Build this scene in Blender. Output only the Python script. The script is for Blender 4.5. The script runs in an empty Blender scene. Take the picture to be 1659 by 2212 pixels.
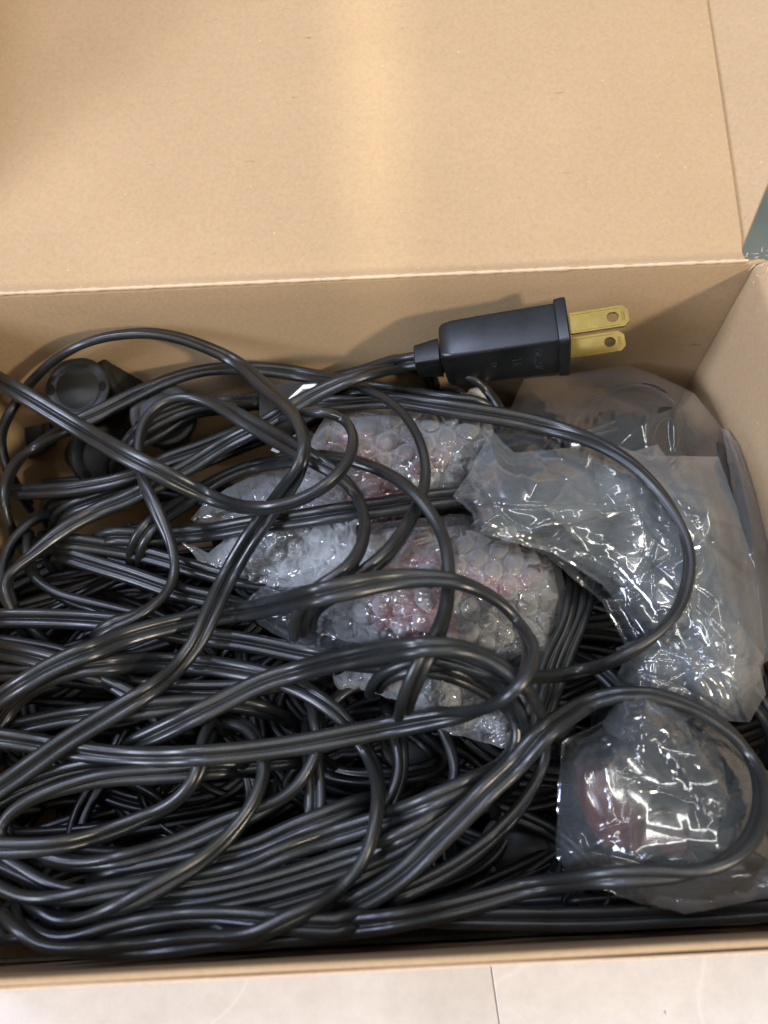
import bpy, math, random
import numpy as np
from mathutils import Vector, Matrix

random.seed(7)
S = bpy.context.scene
C = S.collection
RZ = 0.095                                   # height of the box rim above the floor (metres)
BX, BXL, BY = 0.1013, -0.113, 0.1530         # right wall, left wall, back wall (inside faces); front wall at y = 0

# ------------------------------------------------------------------ camera
FPX = 1750.0                                 # focal length for a picture 1659 wide, 2212 high
PITCH, YAW, ROLL = math.radians(26.65), math.radians(-1.18), math.radians(-1.63)
CAM = np.array([0.0, 0.0050, RZ + 0.160])
def cam_axes():
    cp, sp = math.cos(PITCH), math.sin(PITCH)
    cy, sy = math.cos(YAW), math.sin(YAW)
    Z = np.array([[cy, -sy, 0], [sy, cy, 0], [0, 0, 1]])
    fw, up, rt = Z @ np.array([0, sp, -cp]), Z @ np.array([0, cp, sp]), Z @ np.array([1., 0, 0])
    c, s = math.cos(ROLL), math.sin(ROLL)
    return c * rt + s * up, -s * rt + c * up, fw
RT, UP, FW = cam_axes()
cd = bpy.data.cameras.new('camera'); cam = bpy.data.objects.new('camera', cd); C.objects.link(cam)
S.camera = cam
cam.matrix_world = Matrix(((RT[0], UP[0], -FW[0], CAM[0]), (RT[1], UP[1], -FW[1], CAM[1]), (RT[2], UP[2], -FW[2], CAM[2]), (0, 0, 0, 1)))
cd.sensor_fit = 'HORIZONTAL'; cd.sensor_width = 36.0; cd.lens = 36.0 * FPX / 1659.0
cd.clip_start = 0.01; cd.clip_end = 50
cd.dof.use_dof = True; cd.dof.focus_distance = 0.203; cd.dof.aperture_fstop = 16.0

# ------------------------------------------------------------------ world, lamps, exposure
W = bpy.data.worlds.new('World'); S.world = W; W.use_nodes = True
bg = W.node_tree.nodes['Background']; bg.inputs[0].default_value = (0.90, 0.95, 0.97, 1); bg.inputs[1].default_value = 0.25
def area(name, loc, target, size, power, color, size_y=None):
    ld = bpy.data.lights.new(name, 'AREA'); ld.energy = power; ld.color = color; ld.size = size
    if size_y: ld.shape = 'RECTANGLE'; ld.size_y = size_y
    o = bpy.data.objects.new(name, ld); C.objects.link(o); o.location = loc
    o.rotation_euler = (Vector(target) - Vector(loc)).to_track_quat('-Z', 'Y').to_euler()
    return o
area('ceiling_lamp', (-0.58, 0.36, 1.45), (0, 0.08, 0.08), 0.36, 12.5, (0.62, 0.70, 1.0), 0.18)
area('glint_tube', (0.10, -0.55, 1.80), (0, 0.08, 0.08), 1.80, 9.0, (1.0, 0.98, 0.94), 0.045)  # added lamp, drawn out long so film creases catch glints
area('glint_tube', (0.45, 0.60, 1.70), (0, 0.08, 0.08), 0.045, 5.5, (1.0, 0.96, 0.90), 1.50)  # second added one, set crosswise for more glints
area('window_light', (-1.45, -0.50, 1.00), (0, 0.1, 0.1), 0.50, 36.0, (0.72, 0.80, 1.0), 0.70)
area('warm_room_lamp', (0.95, -0.70, 0.85), (0, 0.12, 0.08), 0.12, 13.0, (1.0, 0.86, 0.68), 0.12)
sl = bpy.data.lights.new('lid_streak_spot', 'SPOT'); sl.energy = 30.0; sl.color = (1.0, 0.97, 0.70)  # added spot, squeezed narrow to lay a bright streak on the lid
sl.spot_size = math.radians(9.0); sl.spot_blend = 1.0; sl.shadow_soft_size = 0.01
so = bpy.data.objects.new('lid_streak_spot', sl); C.objects.link(so); so.location = (0.0, -0.55, 1.1)
so.rotation_euler = (Vector((0.004, 0.235, RZ + 0.03)) - so.location).to_track_quat('-Z', 'Y').to_euler()
so.scale = (0.115, 1.3, 1)
S.view_settings.view_transform = 'Standard'; S.view_settings.look = 'None'
S.view_settings.exposure = 0.0; S.view_settings.gamma = 1.0
S.render.engine = 'CYCLES'
S.cycles.transparent_max_bounces = 32; S.cycles.max_bounces = 10; S.cycles.diffuse_bounces = 4
S.cycles.glossy_bounces = 5; S.cycles.transmission_bounces = 8
S.cycles.caustics_reflective = False; S.cycles.caustics_refractive = False
S.cycles.use_denoising = True; S.cycles.sample_clamp_indirect = 6.0

# ------------------------------------------------------------------ materials
def newmat(name):
    m = bpy.data.materials.new(name); m.use_nodes = True
    nt = m.node_tree; b = nt.nodes['Principled BSDF']; return m, nt, b
def N(nt, t, **kw):
    n = nt.nodes.new(t)
    for k, v in kw.items():
        if k in n.inputs: n.inputs[k].default_value = v
        else: setattr(n, k, v)
    return n
def coord(nt, scale=(1, 1, 1)):
    tc = N(nt, 'ShaderNodeTexCoord'); mp = N(nt, 'ShaderNodeMapping'); mp.inputs['Scale'].default_value = scale
    nt.links.new(tc.outputs['Object'], mp.inputs['Vector']); return mp.outputs[0]
def noise(nt, vec, scale, detail=4, rough=0.6):
    n = N(nt, 'ShaderNodeTexNoise'); n.inputs['Scale'].default_value = scale
    n.inputs['Detail'].default_value = detail; n.inputs['Roughness'].default_value = rough
    nt.links.new(vec, n.inputs['Vector']); return n.outputs['Fac']
def ramp(nt, fac, stops):
    r = N(nt, 'ShaderNodeValToRGB'); cr = r.color_ramp
    while len(cr.elements) > len(stops): cr.elements.remove(cr.elements[-1])
    while len(cr.elements) < len(stops): cr.elements.new(0.5)
    for e, (p, c) in zip(cr.elements, stops): e.position = p; e.color = (*c, 1)
    nt.links.new(fac, r.inputs[0]); return r.outputs[0]
def mix(nt, a, b, fac, mode='MIX'):
    m = N(nt, 'ShaderNodeMix'); m.data_type = 'RGBA'; m.blend_type = mode
    for sock, v in ((m.inputs[6], a), (m.inputs[7], b), (m.inputs[0], fac)):
        if isinstance(v, (int, float)): sock.default_value = v
        elif isinstance(v, tuple): sock.default_value = (*v, 1)
        else: nt.links.new(v, sock)
    return m.outputs[2]
def bump(nt, b, h, strength, dist, prev=None):
    n = N(nt, 'ShaderNodeBump'); n.inputs['Strength'].default_value = strength; n.inputs['Distance'].default_value = dist
    nt.links.new(h, n.inputs['Height'])
    if prev is not None: nt.links.new(prev, n.inputs['Normal'])
    if b is not None: nt.links.new(n.outputs[0], b.inputs['Normal'])
    return n.outputs[0]

def kraft(name, base, gain=1.0):
    m, nt, b = newmat(name)
    v = coord(nt); vs = coord(nt, (0.16, 1.0, 1.0))
    dk = tuple(x * 0.90 for x in base); lt = tuple(min(1, x * 1.08) for x in base)
    c1 = ramp(nt, noise(nt, v, 900, 5, 0.75), [(0.32, dk), (0.5, base), (0.70, lt)])
    c2 = ramp(nt, noise(nt, v, 22, 3, 0.6), [(0.3, (0.96, 0.955, 0.95)), (0.7, (1.03, 1.03, 1.03))])
    c = mix(nt, c1, c2, 1.0, 'MULTIPLY')
    specks = ramp(nt, noise(nt, vs, 600, 3, 0.7), [(0.255, (0.7, 0.7, 0.7)), (0.30, (0, 0, 0))])
    c = mix(nt, c, tuple(x * 0.45 for x in base), specks)
    sp2 = ramp(nt, noise(nt, v, 620, 2, 0.5), [(0.745, (0, 0, 0)), (0.80, (1, 1, 1))])
    c = mix(nt, c, tuple(min(1, x * 1.5) for x in base), sp2)
    nt.links.new(c, b.inputs['Base Color']); b.inputs['Roughness'].default_value = 0.86
    b.inputs['Specular IOR Level'].default_value = 0.25
    wv = N(nt, 'ShaderNodeTexWave'); wv.bands_direction = 'Y'; wv.inputs['Scale'].default_value = 52
    wv.inputs['Distortion'].default_value = 0.6; nt.links.new(v, wv.inputs['Vector'])
    p = bump(nt, None, wv.outputs['Fac'], 0.10, 0.0004)
    p = bump(nt, None, noise(nt, v, 60, 3), 0.25, 0.0008, p)
    bump(nt, b, noise(nt, v, 1400, 3), 0.25, 0.0002, p)
    return m
M = {}
M['kraft'] = kraft('kraft_cardboard', (0.448, 0.306, 0.172))
M['kraft_edge'] = kraft('kraft_cut_edge', (0.30, 0.19, 0.10))
M['kraft_worn'] = kraft('kraft_worn_fold', (0.64, 0.47, 0.31))

def black_pvc(name, base, rough, bscale=1500, spec=0.5, dust=0.35):
    m, nt, b = newmat(name)
    v = coord(nt)
    c = ramp(nt, noise(nt, v, 55, 4), [(0.35, base), (0.7, tuple(x * 1.6 + 0.006 for x in base))])
    d = ramp(nt, noise(nt, v, 1150, 2, 0.6), [(0.735, (0, 0, 0)), (0.79, (dust, dust, dust))])
    c = mix(nt, c, (0.28, 0.27, 0.25), d)
    nt.links.new(c, b.inputs['Base Color'])
    r = ramp(nt, noise(nt, v, 120, 3), [(0.3, (rough * 0.85,) * 3), (0.7, (rough * 1.25,) * 3)])
    nt.links.new(r, b.inputs['Roughness']); b.inputs['Specular IOR Level'].default_value = spec
    bump(nt, b, noise(nt, v, bscale, 3), 0.12, 0.0002)
    return m
M['cord'] = black_pvc('black_cord_vinyl', (0.0095, 0.0105, 0.0105), 0.33, spec=0.62)
M['cord_shaded'] = black_pvc('black_cord_vinyl_shaded', (0.006, 0.0065, 0.007), 0.36, spec=0.5)  # same vinyl, darkened: the shade down in the pile is in its colour
M['plug'] = black_pvc('black_moulded_plastic', (0.0035, 0.0042, 0.0040), 0.33, 2600, 0.5, 0.12)
M['socket'] = black_pvc('matte_black_rubber', (0.012, 0.013, 0.011), 0.48, 900, 0.45)
m, nt, b = newmat('painted_hole_shade'); b.inputs['Base Color'].default_value = (0.002, 0.002, 0.002, 1); b.inputs['Roughness'].default_value = 0.9; M['hole'] = m  # near-black discs paint the shade inside the terminal holes
m, nt, b = newmat('grey_print'); b.inputs['Base Color'].default_value = (0.075, 0.085, 0.11, 1); b.inputs['Roughness'].default_value = 0.5; M['print'] = m
m, nt, b = newmat('embossed_black'); b.inputs['Base Color'].default_value = (0.02, 0.02, 0.022, 1); b.inputs['Roughness'].default_value = 0.25; M['emboss'] = m
m, nt, b = newmat('brass')
v = coord(nt); c = ramp(nt, noise(nt, v, 260, 5, 0.7), [(0.18, (0.46, 0.34, 0.11)), (0.55, (0.60, 0.43, 0.12)), (0.8, (0.70, 0.53, 0.20))])
nt.links.new(c, b.inputs['Base Color']); b.inputs['Metallic'].default_value = 1.0; b.inputs['Roughness'].default_value = 0.33
bump(nt, b, noise(nt, coord(nt, (0.1, 1, 1)), 1800, 2), 0.15, 0.0001); M['brass'] = m
m, nt, b = newmat('red_glass'); b.inputs['Base Color'].default_value = (0.31, 0.004, 0.013, 1); b.inputs['Roughness'].default_value = 0.12
b.inputs['Coat Weight'].default_value = 0.6; M['red'] = m
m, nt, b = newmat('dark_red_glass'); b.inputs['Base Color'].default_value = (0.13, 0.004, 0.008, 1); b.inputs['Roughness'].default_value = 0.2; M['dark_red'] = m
m, nt, b = newmat('cream_plastic'); b.inputs['Base Color'].default_value = (0.62, 0.60, 0.50, 1); b.inputs['Roughness'].default_value = 0.5; M['cream'] = m
m, nt, b = newmat('white_label'); b.inputs['Base Color'].default_value = (0.80, 0.84, 0.82, 1); b.inputs['Roughness'].default_value = 0.5; M['label'] = m
m, nt, b = newmat('label_ink'); b.inputs['Base Color'].default_value = (0.02, 0.02, 0.02, 1); M['ink'] = m
m, nt, b = newmat('grey_mat'); v = coord(nt)
c = ramp(nt, noise(nt, v, 40, 4), [(0.3, (0.16, 0.20, 0.20)), (0.7, (0.23, 0.27, 0.27))]); nt.links.new(c, b.inputs['Base Color']); b.inputs['Roughness'].default_value = 0.8
bump(nt, b, noise(nt, v, 1500, 2), 0.4, 0.0004); M['mat'] = m
m, nt, b = newmat('stone_tile'); v = coord(nt)
c1 = ramp(nt, noise(nt, v, 9, 6, 0.65), [(0.3, (0.50, 0.455, 0.41)), (0.5, (0.59, 0.545, 0.50)), (0.72, (0.66, 0.62, 0.575))])
c2 = ramp(nt, noise(nt, v, 170, 5, 0.7), [(0.3, (0.93, 0.92, 0.91)), (0.7, (1.05, 1.05, 1.05))])
c = mix(nt, c1, c2, 1.0, 'MULTIPLY')
sp = ramp(nt, noise(nt, v, 210, 2, 0.5), [(0.225, (0.6, 0.6, 0.6)), (0.25, (0, 0, 0))]); c = mix(nt, c, (0.22, 0.17, 0.14), sp)
vn = N(nt, 'ShaderNodeTexVoronoi'); vn.feature = 'DISTANCE_TO_EDGE'; vn.inputs['Scale'].default_value = 9
nd = N(nt, 'ShaderNodeTexNoise'); nd.inputs['Scale'].default_value = 12; nt.links.new(v, nd.inputs['Vector'])
wp = mix(nt, v, nd.outputs['Color'], 0.10); nt.links.new(wp, vn.inputs['Vector'])
ve = ramp(nt, vn.outputs['Distance'], [(0.0, (0.28, 0.28, 0.28)), (0.006, (0, 0, 0))]); c = mix(nt, c, (0.78, 0.74, 0.70), ve)
nt.links.new(c, b.inputs['Base Color']); b.inputs['Roughness'].default_value = 0.42
bump(nt, b, noise(nt, v, 300, 5), 0.25, 0.0004); M['tile'] = m
m, nt, b = newmat('grout'); b.inputs['Base Color'].default_value = (0.42, 0.37, 0.32, 1); b.inputs['Roughness'].default_value = 0.9; M['grout'] = m

def film(name, tint, haze, rough, gain, bscale, bstr, haze_col=(0.86, 0.89, 0.90), rim=0.25):
    """thin clear plastic: sees through, mirrors at its creases, a little milky"""
    m = bpy.data.materials.new(name); m.use_nodes = True; nt = m.node_tree; nt.nodes.clear()
    out = N(nt, 'ShaderNodeOutputMaterial'); v = coord(nt)
    tr = N(nt, 'ShaderNodeBsdfTransparent'); tr.inputs[0].default_value = (*tint, 1)
    gl = N(nt, 'ShaderNodeBsdfGlossy'); gl.inputs['Color'].default_value = (1, 1, 1, 1); gl.inputs['Roughness'].default_value = rough
    bn = bump(nt, None, noise(nt, v, bscale, 4, 0.65), bstr, 0.0006)
    bn = bump(nt, None, noise(nt, v, bscale * 0.22, 3, 0.6), bstr * 1.1, 0.0025, bn)
    nt.links.new(bn, gl.inputs['Normal'])
    g2 = N(nt, 'ShaderNodeBsdfGlossy'); g2.inputs['Roughness'].default_value = rough * 3.2; nt.links.new(bn, g2.inputs['Normal'])
    gm = N(nt, 'ShaderNodeMixShader'); gm.inputs[0].default_value = 0.5; nt.links.new(gl.outputs[0], gm.inputs[1]); nt.links.new(g2.outputs[0], gm.inputs[2])
    fr = N(nt, 'ShaderNodeFresnel'); fr.inputs['IOR'].default_value = 1.5; nt.links.new(bn, fr.inputs['Normal'])
    mu = N(nt, 'ShaderNodeMath'); mu.operation = 'MULTIPLY_ADD'; mu.inputs[1].default_value = gain; mu.inputs[2].default_value = 0.02
    mu.use_clamp = True; nt.links.new(fr.outputs[0], mu.inputs[0])
    m1 = N(nt, 'ShaderNodeMixShader'); nt.links.new(mu.outputs[0], m1.inputs[0]); nt.links.new(tr.outputs[0], m1.inputs[1]); nt.links.new(gm.outputs[0], m1.inputs[2])
    df = N(nt, 'ShaderNodeBsdfDiffuse'); df.inputs[0].default_value = (*haze_col, 1)
    tl = N(nt, 'ShaderNodeBsdfTranslucent'); tl.inputs[0].default_value = (*haze_col, 1)
    ad = N(nt, 'ShaderNodeMixShader'); ad.inputs[0].default_value = 0.4; nt.links.new(df.outputs[0], ad.inputs[1]); nt.links.new(tl.outputs[0], ad.inputs[2])
    hz = ramp(nt, noise(nt, v, 70, 5, 0.7), [(0.30, (haze * 0.35,) * 3), (0.72, (haze * 1.7,) * 3)])
    lw = N(nt, 'ShaderNodeLayerWeight'); lw.inputs['Blend'].default_value = 0.28; nt.links.new(bn, lw.inputs['Normal'])   # seen edge-on the film is milkier
    ma = N(nt, 'ShaderNodeMath'); ma.operation = 'MULTIPLY_ADD'; ma.use_clamp = True; ma.inputs[1].default_value = rim; nt.links.new(lw.outputs['Facing'], ma.inputs[0]); nt.links.new(hz, ma.inputs[2]); hz = ma.outputs[0]
    m2 = N(nt, 'ShaderNodeMixShader'); nt.links.new(hz, m2.inputs[0]); nt.links.new(m1.outputs[0], m2.inputs[1]); nt.links.new(ad.outputs[0], m2.inputs[2])
    nt.links.new(m2.outputs[0], out.inputs[0]); return m
M['bubble'] = film('clear_bubble_film', (0.98, 0.985, 0.985), 0.150, 0.07, 3.2, 420, 0.05, rim=0.46)
M['bag'] = film('clear_bag_film', (0.96, 0.975, 0.975), 0.080, 0.055, 2.4, 120, 0.02, (0.84, 0.92, 0.96), rim=0.20)
M['bag_thin'] = film('clear_bag_film_thin', (0.97, 0.98, 0.98), 0.026, 0.05, 2.4, 200, 0.02, (0.84, 0.92, 0.96), rim=0.11)

# ------------------------------------------------------------------ helpers
def tag(o, label=None, cat=None, group=None, kind=None):
    if label: o['label'] = label
    if cat: o['category'] = cat
    if group: o['group'] = group
    if kind: o['kind'] = kind
    return o
def empty(name, loc, label, cat, group=None):
    o = bpy.data.objects.new(name, None); C.objects.link(o); o.location = loc; o.empty_display_size = 0.01
    return tag(o, label, cat, group)
def mesh(name, V, F, mat, parent=None, smooth=True, angle=None):
    me = bpy.data.meshes.new(name)
    V = np.asarray(V, dtype=np.float32)
    me.from_pydata([], [], []) if False else None
    if isinstance(F, np.ndarray):
        n, k = F.shape
        me.vertices.add(len(V)); me.vertices.foreach_set('co', V.ravel())
        me.loops.add(n * k); me.loops.foreach_set('vertex_index', F.astype(np.int32).ravel())
        me.polygons.add(n); me.polygons.foreach_set('loop_start', np.arange(0, n * k, k, dtype=np.int32))
        me.update(calc_edges=True); me.validate()
    else:
        me.from_pydata([tuple(map(float, q)) for q in V], [], F); me.update()
    me.polygons.foreach_set('use_smooth', [bool(smooth)] * len(me.polygons))
    if smooth and angle: me.set_sharp_from_angle(angle=math.radians(angle))
    me.materials.append(M[mat])
    o = bpy.data.objects.new(name, me); C.objects.link(o)
    if parent is not None:
        o.parent = parent
        o.matrix_parent_inverse = Matrix.Translation(-Vector(parent.location))
    return o
def unproj(px, py, z):
    """a point of the photo and its height (relative to the rim) -> place in the box"""
    px, py, z = np.broadcast_arrays(np.asarray(px, float), np.asarray(py, float), np.asarray(z, float))
    d = FW + ((px - 829.5) / FPX)[..., None] * RT - ((py - 1106) / FPX)[..., None] * UP
    t = (RZ + z - CAM[2]) / d[..., 2]
    return CAM + d * t[..., None]
def P(px, py, z): return unproj(px, py, z)
def gauss1(a, s):
    r = int(3 * s) + 1; k = np.exp(-0.5 * (np.arange(-r, r + 1) / s) ** 2); k /= k.sum()
    return np.convolve(np.pad(a, r, mode='edge'), k, mode='valid')
def gauss2(A, s):
    r = int(3 * s) + 1; k = np.exp(-0.5 * (np.arange(-r, r + 1) / s) ** 2); k /= k.sum()
    B = np.pad(A, r, mode='edge')
    B = np.apply_along_axis(lambda q: np.convolve(q, k, 'valid'), 0, B)
    return np.apply_along_axis(lambda q: np.convolve(q, k, 'valid'), 1, B)

# ------------------------------------------------------------------ height of the pile, cell by cell
CS = 6.0; OX, OY = -420.0, 400.0; NXC, NYC = int(2500 / CS), int(2100 / CS)
gy, gx = np.mgrid[0:NYC, 0:NXC]; GX = OX + gx * CS; GY = OY + gy * CS
def base_z(px, py):
    return np.interp(py, [700, 800, 1100, 1500, 1900, 2120], [-.046, -.044, -.036, -.031, -.027, -.020])
HM = base_z(GX, GY) - 0.0
def disc(r):
    n = int(r / CS); yy, xx = np.mgrid[-n:n + 1, -n:n + 1]; k = xx * xx + yy * yy <= (r / CS) ** 2 + .5
    return yy[k], xx[k]
def hm_max(px, py, r):
    dy, dx = disc(r)
    ix = np.clip(np.round((px - OX) / CS).astype(int)[:, None] + dx, 0, NXC - 1)
    iy = np.clip(np.round((py - OY) / CS).astype(int)[:, None] + dy, 0, NYC - 1)
    return HM[iy, ix].max(1)
def hm_put(px, py, z, r):
    dy, dx = disc(r)
    for x, y, q in zip(px, py, z):
        iy = np.clip(int(round((y - OY) / CS)) + dy, 0, NYC - 1); ix = np.clip(int(round((x - OX) / CS)) + dx, 0, NXC - 1)
        HM[iy, ix] = np.maximum(HM[iy, ix], q)

# ------------------------------------------------------------------ flat two-core cord
def section(rib=True):
    """cross-section: two cores side by side joined by a thin web; the right core finely ribbed"""
    r, c, wb = 0.00120, 0.00129, 0.00022; a0 = math.pi - math.asin(wb / r); pts = []
    n = 26 if rib else 9
    for i in range(n + 1):
        a = -a0 + 2 * a0 * i / n
        rr = r * (1 + (0.032 * math.cos(a * 9.0) if rib and abs(a) < 2.0 else 0))
        pts.append((c + rr * math.cos(a), rr * math.sin(a) * .97))
    n = 16 if rib else 9
    for i in range(n + 1):
        a = math.pi - a0 + 2 * a0 * i / n
        pts.append((-c + r * math.cos(a), r * math.sin(a) * .97))
    return np.array(pts)
SEC, SECLO = section(True), section(False)
REF = np.array([0, -0.42, 0.91])
def sweep(pts, roll, sec, taper=None):
    T = np.gradient(pts, axis=0); T /= np.linalg.norm(T, axis=1)[:, None] + 1e-12
    Nn = REF - (T @ REF)[:, None] * T; Nn /= np.linalg.norm(Nn, axis=1)[:, None] + 1e-9
    B = np.cross(T, Nn)
    cr, sr = np.cos(roll)[:, None], np.sin(roll)[:, None]
    N2, B2 = Nn * cr + B * sr, B * cr - Nn * sr
    V = pts[:, None, :] + sec[None, :, 0, None] * B2[:, None, :] + sec[None, :, 1, None] * N2[:, None, :]
    n, k = len(pts), len(sec)
    i = np.arange(n - 1)[:, None] * k; j = np.arange(k)[None, :]; j2 = (j + 1) % k
    F = np.stack([i + j, i + j2, i + k + j2, i + k + j], -1).reshape(-1, 4)
    V = V.reshape(-1, 3)
    return V, F
def spline(cp, step):
    cp = np.array(cp, float)
    q = np.vstack([2 * cp[0] - cp[1], cp, 2 * cp[-1] - cp[-2]]); out = []
    for i in range(1, len(q) - 2):
        p0, p1, p2, p3 = q[i - 1:i + 3]; L = max(np.hypot(*(p2 - p1)[:2]), 1); n = max(2, int(L / step))
        t = (np.arange(n) / n)[:, None]
        # centripetal-like damping of the tangents by the neighbouring lengths
        d01, d12, d23 = np.hypot(*(p1 - p0)[:2]) + 1e-6, L, np.hypot(*(p3 - p2)[:2]) + 1e-6
        m1 = ((p1 - p0) / d01 * d12 + (p2 - p1) / d12 * d01) / (d01 + d12) * L
        m2 = ((p2 - p1) / d12 * d23 + (p3 - p2) / d23 * d12) / (d12 + d23) * L
        out.append((2 * t**3 - 3 * t**2 + 1) * p1 + (t**3 - 2 * t**2 + t) * m1 + (-2 * t**3 + 3 * t**2) * p2 + (t**3 - t**2) * m2)
    out.append(cp[-1:]); r = np.vstack(out)
    # even spacing
    s = np.r_[0, np.cumsum(np.hypot(*np.diff(r[:, :2], axis=0).T))]
    u = np.arange(0, s[-1], step)
    return np.stack([np.interp(u, s, r[:, k]) for k in range(r.shape[1])], 1)
def clampbox(X, m=0.0032):
    return np.clip(X[:, 0], BXL + m, BX - m), np.clip(X[:, 1], 0.0020, BY - m)
CORDS = {}
def cord_roll(x, y, rng, n):
    """a flat cord stands on edge where it bends sideways and lies flat where it runs straight"""
    a = np.unwrap(np.arctan2(np.gradient(gauss1(y, 5)), np.gradient(gauss1(x, 5)))); k = np.abs(gauss1(np.gradient(a) / 5.0, 6))
    f = 1 - np.exp(-(k * 380) ** 1.5); sg = 1 if rng.rand() < .5 else -1
    kn = max(3, n // 50); nz = np.interp(np.linspace(0, 1, n), np.linspace(0, 1, kn), rng.uniform(-14, 14, kn))
    roll = gauss1(sg * np.radians(84 * f + nz * (1 - f) + 4), 13)
    return roll, .0012 + .0012 * np.abs(np.sin(roll)) ** 1.3, None
def cord(cp, label, lift=0.0, rolls=None, seed=0, tails=(1, 1), half=20, fixed=None, name='flat_cord', put=True, arch=None, group='flat black cords coiled in the box', parent=None, zadd=None, sigma=7):
    """trace a run of cord over whatever already lies there; its ends dive under the pile"""
    p = spline(cp, 5.0); x, y = gauss1(p[:, 0], 3), gauss1(p[:, 1], 3)
    n = len(x); s = np.arange(n) * 5.0
    rng = np.random.RandomState(seed + 11); roll, ht, hw = cord_roll(x, y, rng, n)
    req = np.where(np.abs(roll) > .85, hm_max(x, y, half * .7), hm_max(x, y, half)) + ht
    w = 9; pad = np.pad(req, w, mode='edge')
    dil = np.max(np.stack([pad[i:i + n] for i in range(2 * w + 1)]), 0)
    z = gauss1(dil, sigma); z = np.maximum(z, gauss1(np.maximum(z, req), 4)) + lift
    if arch is not None:                      # extra height along the run: [(fraction, metres)]
        z = z + gauss1(np.interp(np.linspace(0, 1, n), [a[0] for a in arch], [a[1] for a in arch]), 12)
    if fixed is not None:                     # part of the run whose height was settled earlier
        f0, f1, zf_ = fixed; i0 = int(f0 * n); zf_ = zf_[:n - i0]; wgt = np.zeros(n); wgt[i0:i0 + len(zf_)] = 1; zz = z.copy(); zz[i0:i0 + len(zf_)] = zf_
        wgt = gauss1(wgt, 16 if len(zf_) > 60 else 6); z = gauss1(zz, 3) * wgt + z * (1 - wgt)
    # keep off the back wall and right wall by riding up
    for _ in range(60):
        X = unproj(x, y, z)
        bad = (X[:, 1] > BY - 0.0042)
        if not bad.any(): break
        z = z + gauss1(np.where(bad, 0.0012, 0), 5)
    X = unproj(x, y, z)
    X[:, 0], X[:, 1] = clampbox(X)
    # lean the standing stretches away from the line of sight's flat side, whichever way is natural
    T_ = np.gradient(X, axis=0); T_ /= np.linalg.norm(T_, axis=1)[:, None] + 1e-12; N0 = REF - (T_ @ REF)[:, None] * T_; N0 /= np.linalg.norm(N0, axis=1)[:, None]; B0 = np.cross(T_, N0)
    Vv = CAM - X; Vv /= np.linalg.norm(Vv, axis=1)[:, None]; cost = [np.mean(np.abs(((N0 * np.cos(q)[:, None] + B0 * np.sin(q)[:, None]) * Vv).sum(1)) * np.abs(np.sin(roll))) for q in (roll, -roll)]
    if cost[1] < cost[0]: roll = -roll
    if put: hm_put(x, y, z + ht * .93, half * .85)
    # tails: the run goes on, bending down into the pile
    def tail(end):
        q = X[0] if end == 0 else X[-1]; d = (X[0] - X[6]) if end == 0 else (X[-1] - X[-7])
        d = d / np.linalg.norm(d); out = []; L = 0.0012; pos = q.copy()
        for i in range(17):
            d = d + np.array([0, 0, -0.20]); d /= np.linalg.norm(d); pos = pos + d * L
            pos[0] = min(max(pos[0], BXL + .004), BX - .004); pos[1] = min(max(pos[1], .005), BY - .005)
            pos[2] = max(pos[2], 0.006)
            out.append(pos.copy())
        return np.array(out)
    segs, rr = [X], [roll]
    if tails[0]: t = tail(0)[::-1]; segs.insert(0, t); rr.insert(0, np.full(len(t), roll[0]))
    if tails[1]: t = tail(1); segs.append(t); rr.append(np.full(len(t), roll[-1]))
    X = np.vstack(segs); roll = np.concatenate(rr)
    for k in range(3): X[:, k] = gauss1(X[:, k], 2.0)
    V, F = sweep(X, roll, SEC)
    o = mesh(name, V, F, 'cord', parent)
    k = len(SEC); bmc = [list(range(k))[::-1], [len(V) - k + i for i in range(k)]]
    if parent is None: tag(o, label, 'cord', group)
    CORDS[label] = (X, roll)
    return o

def reserve(cp, f0, f1, half=20, lift=0.0, seed=0):
    p = spline(cp, 5.0); x, y = gauss1(p[:, 0], 3), gauss1(p[:, 1], 3); n = len(x); i0, i1 = int(f0 * n), int(f1 * n)
    roll, ht, hw = cord_roll(x, y, np.random.RandomState(seed + 11), n); ht = ht[i0:i1]
    x, y = x[i0:i1], y[i0:i1]; req = hm_max(x, y, half) + ht; w = 9; pad = np.pad(req, w, mode='edge'); m_ = len(x)
    z = gauss1(np.max(np.stack([pad[i:i + m_] for i in range(2 * w + 1)]), 0), 9) + lift
    hm_put(x, y, z + ht * .93, half * .85); return (f0, f1, z)

# ------------------------------------------------------------------ floor
def box_v(x0, x1, y0, y1, z0, z1):
    V = [(x0, y0, z0), (x1, y0, z0), (x1, y1, z0), (x0, y1, z0), (x0, y0, z1), (x1, y0, z1), (x1, y1, z1), (x0, y1, z1)]
    F = [(0, 3, 2, 1), (4, 5, 6, 7), (0, 1, 5, 4), (1, 2, 6, 5), (2, 3, 7, 6), (3, 0, 4, 7)]
    return V, F
def bevel(o, w, seg=2):
    md = o.modifiers.new('bevel', 'BEVEL'); md.width = w; md.segments = seg; md.limit_method = 'ANGLE'; return o
V, F = box_v(-2.2, 2.2, -2.2, 2.2, -0.02, -0.0006)
ground = mesh('floor', V, F, 'grout', smooth=False); tag(ground, kind='structure')
g0 = P(1059, 2075, -RZ); g1 = P(1079, 2212, -RZ); gd = (g1 - g0)[:2]; ga = math.atan2(gd[0], -gd[1])   # direction of the one joint in view
TS = 0.33
tv, tf = box_v(-TS / 2 + .0001, TS / 2 - .0001, -TS / 2 + .0001, TS / 2 - .0001, -0.010, 0.0)
tile0 = None
R2 = Matrix.Rotation(ga, 2)
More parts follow.
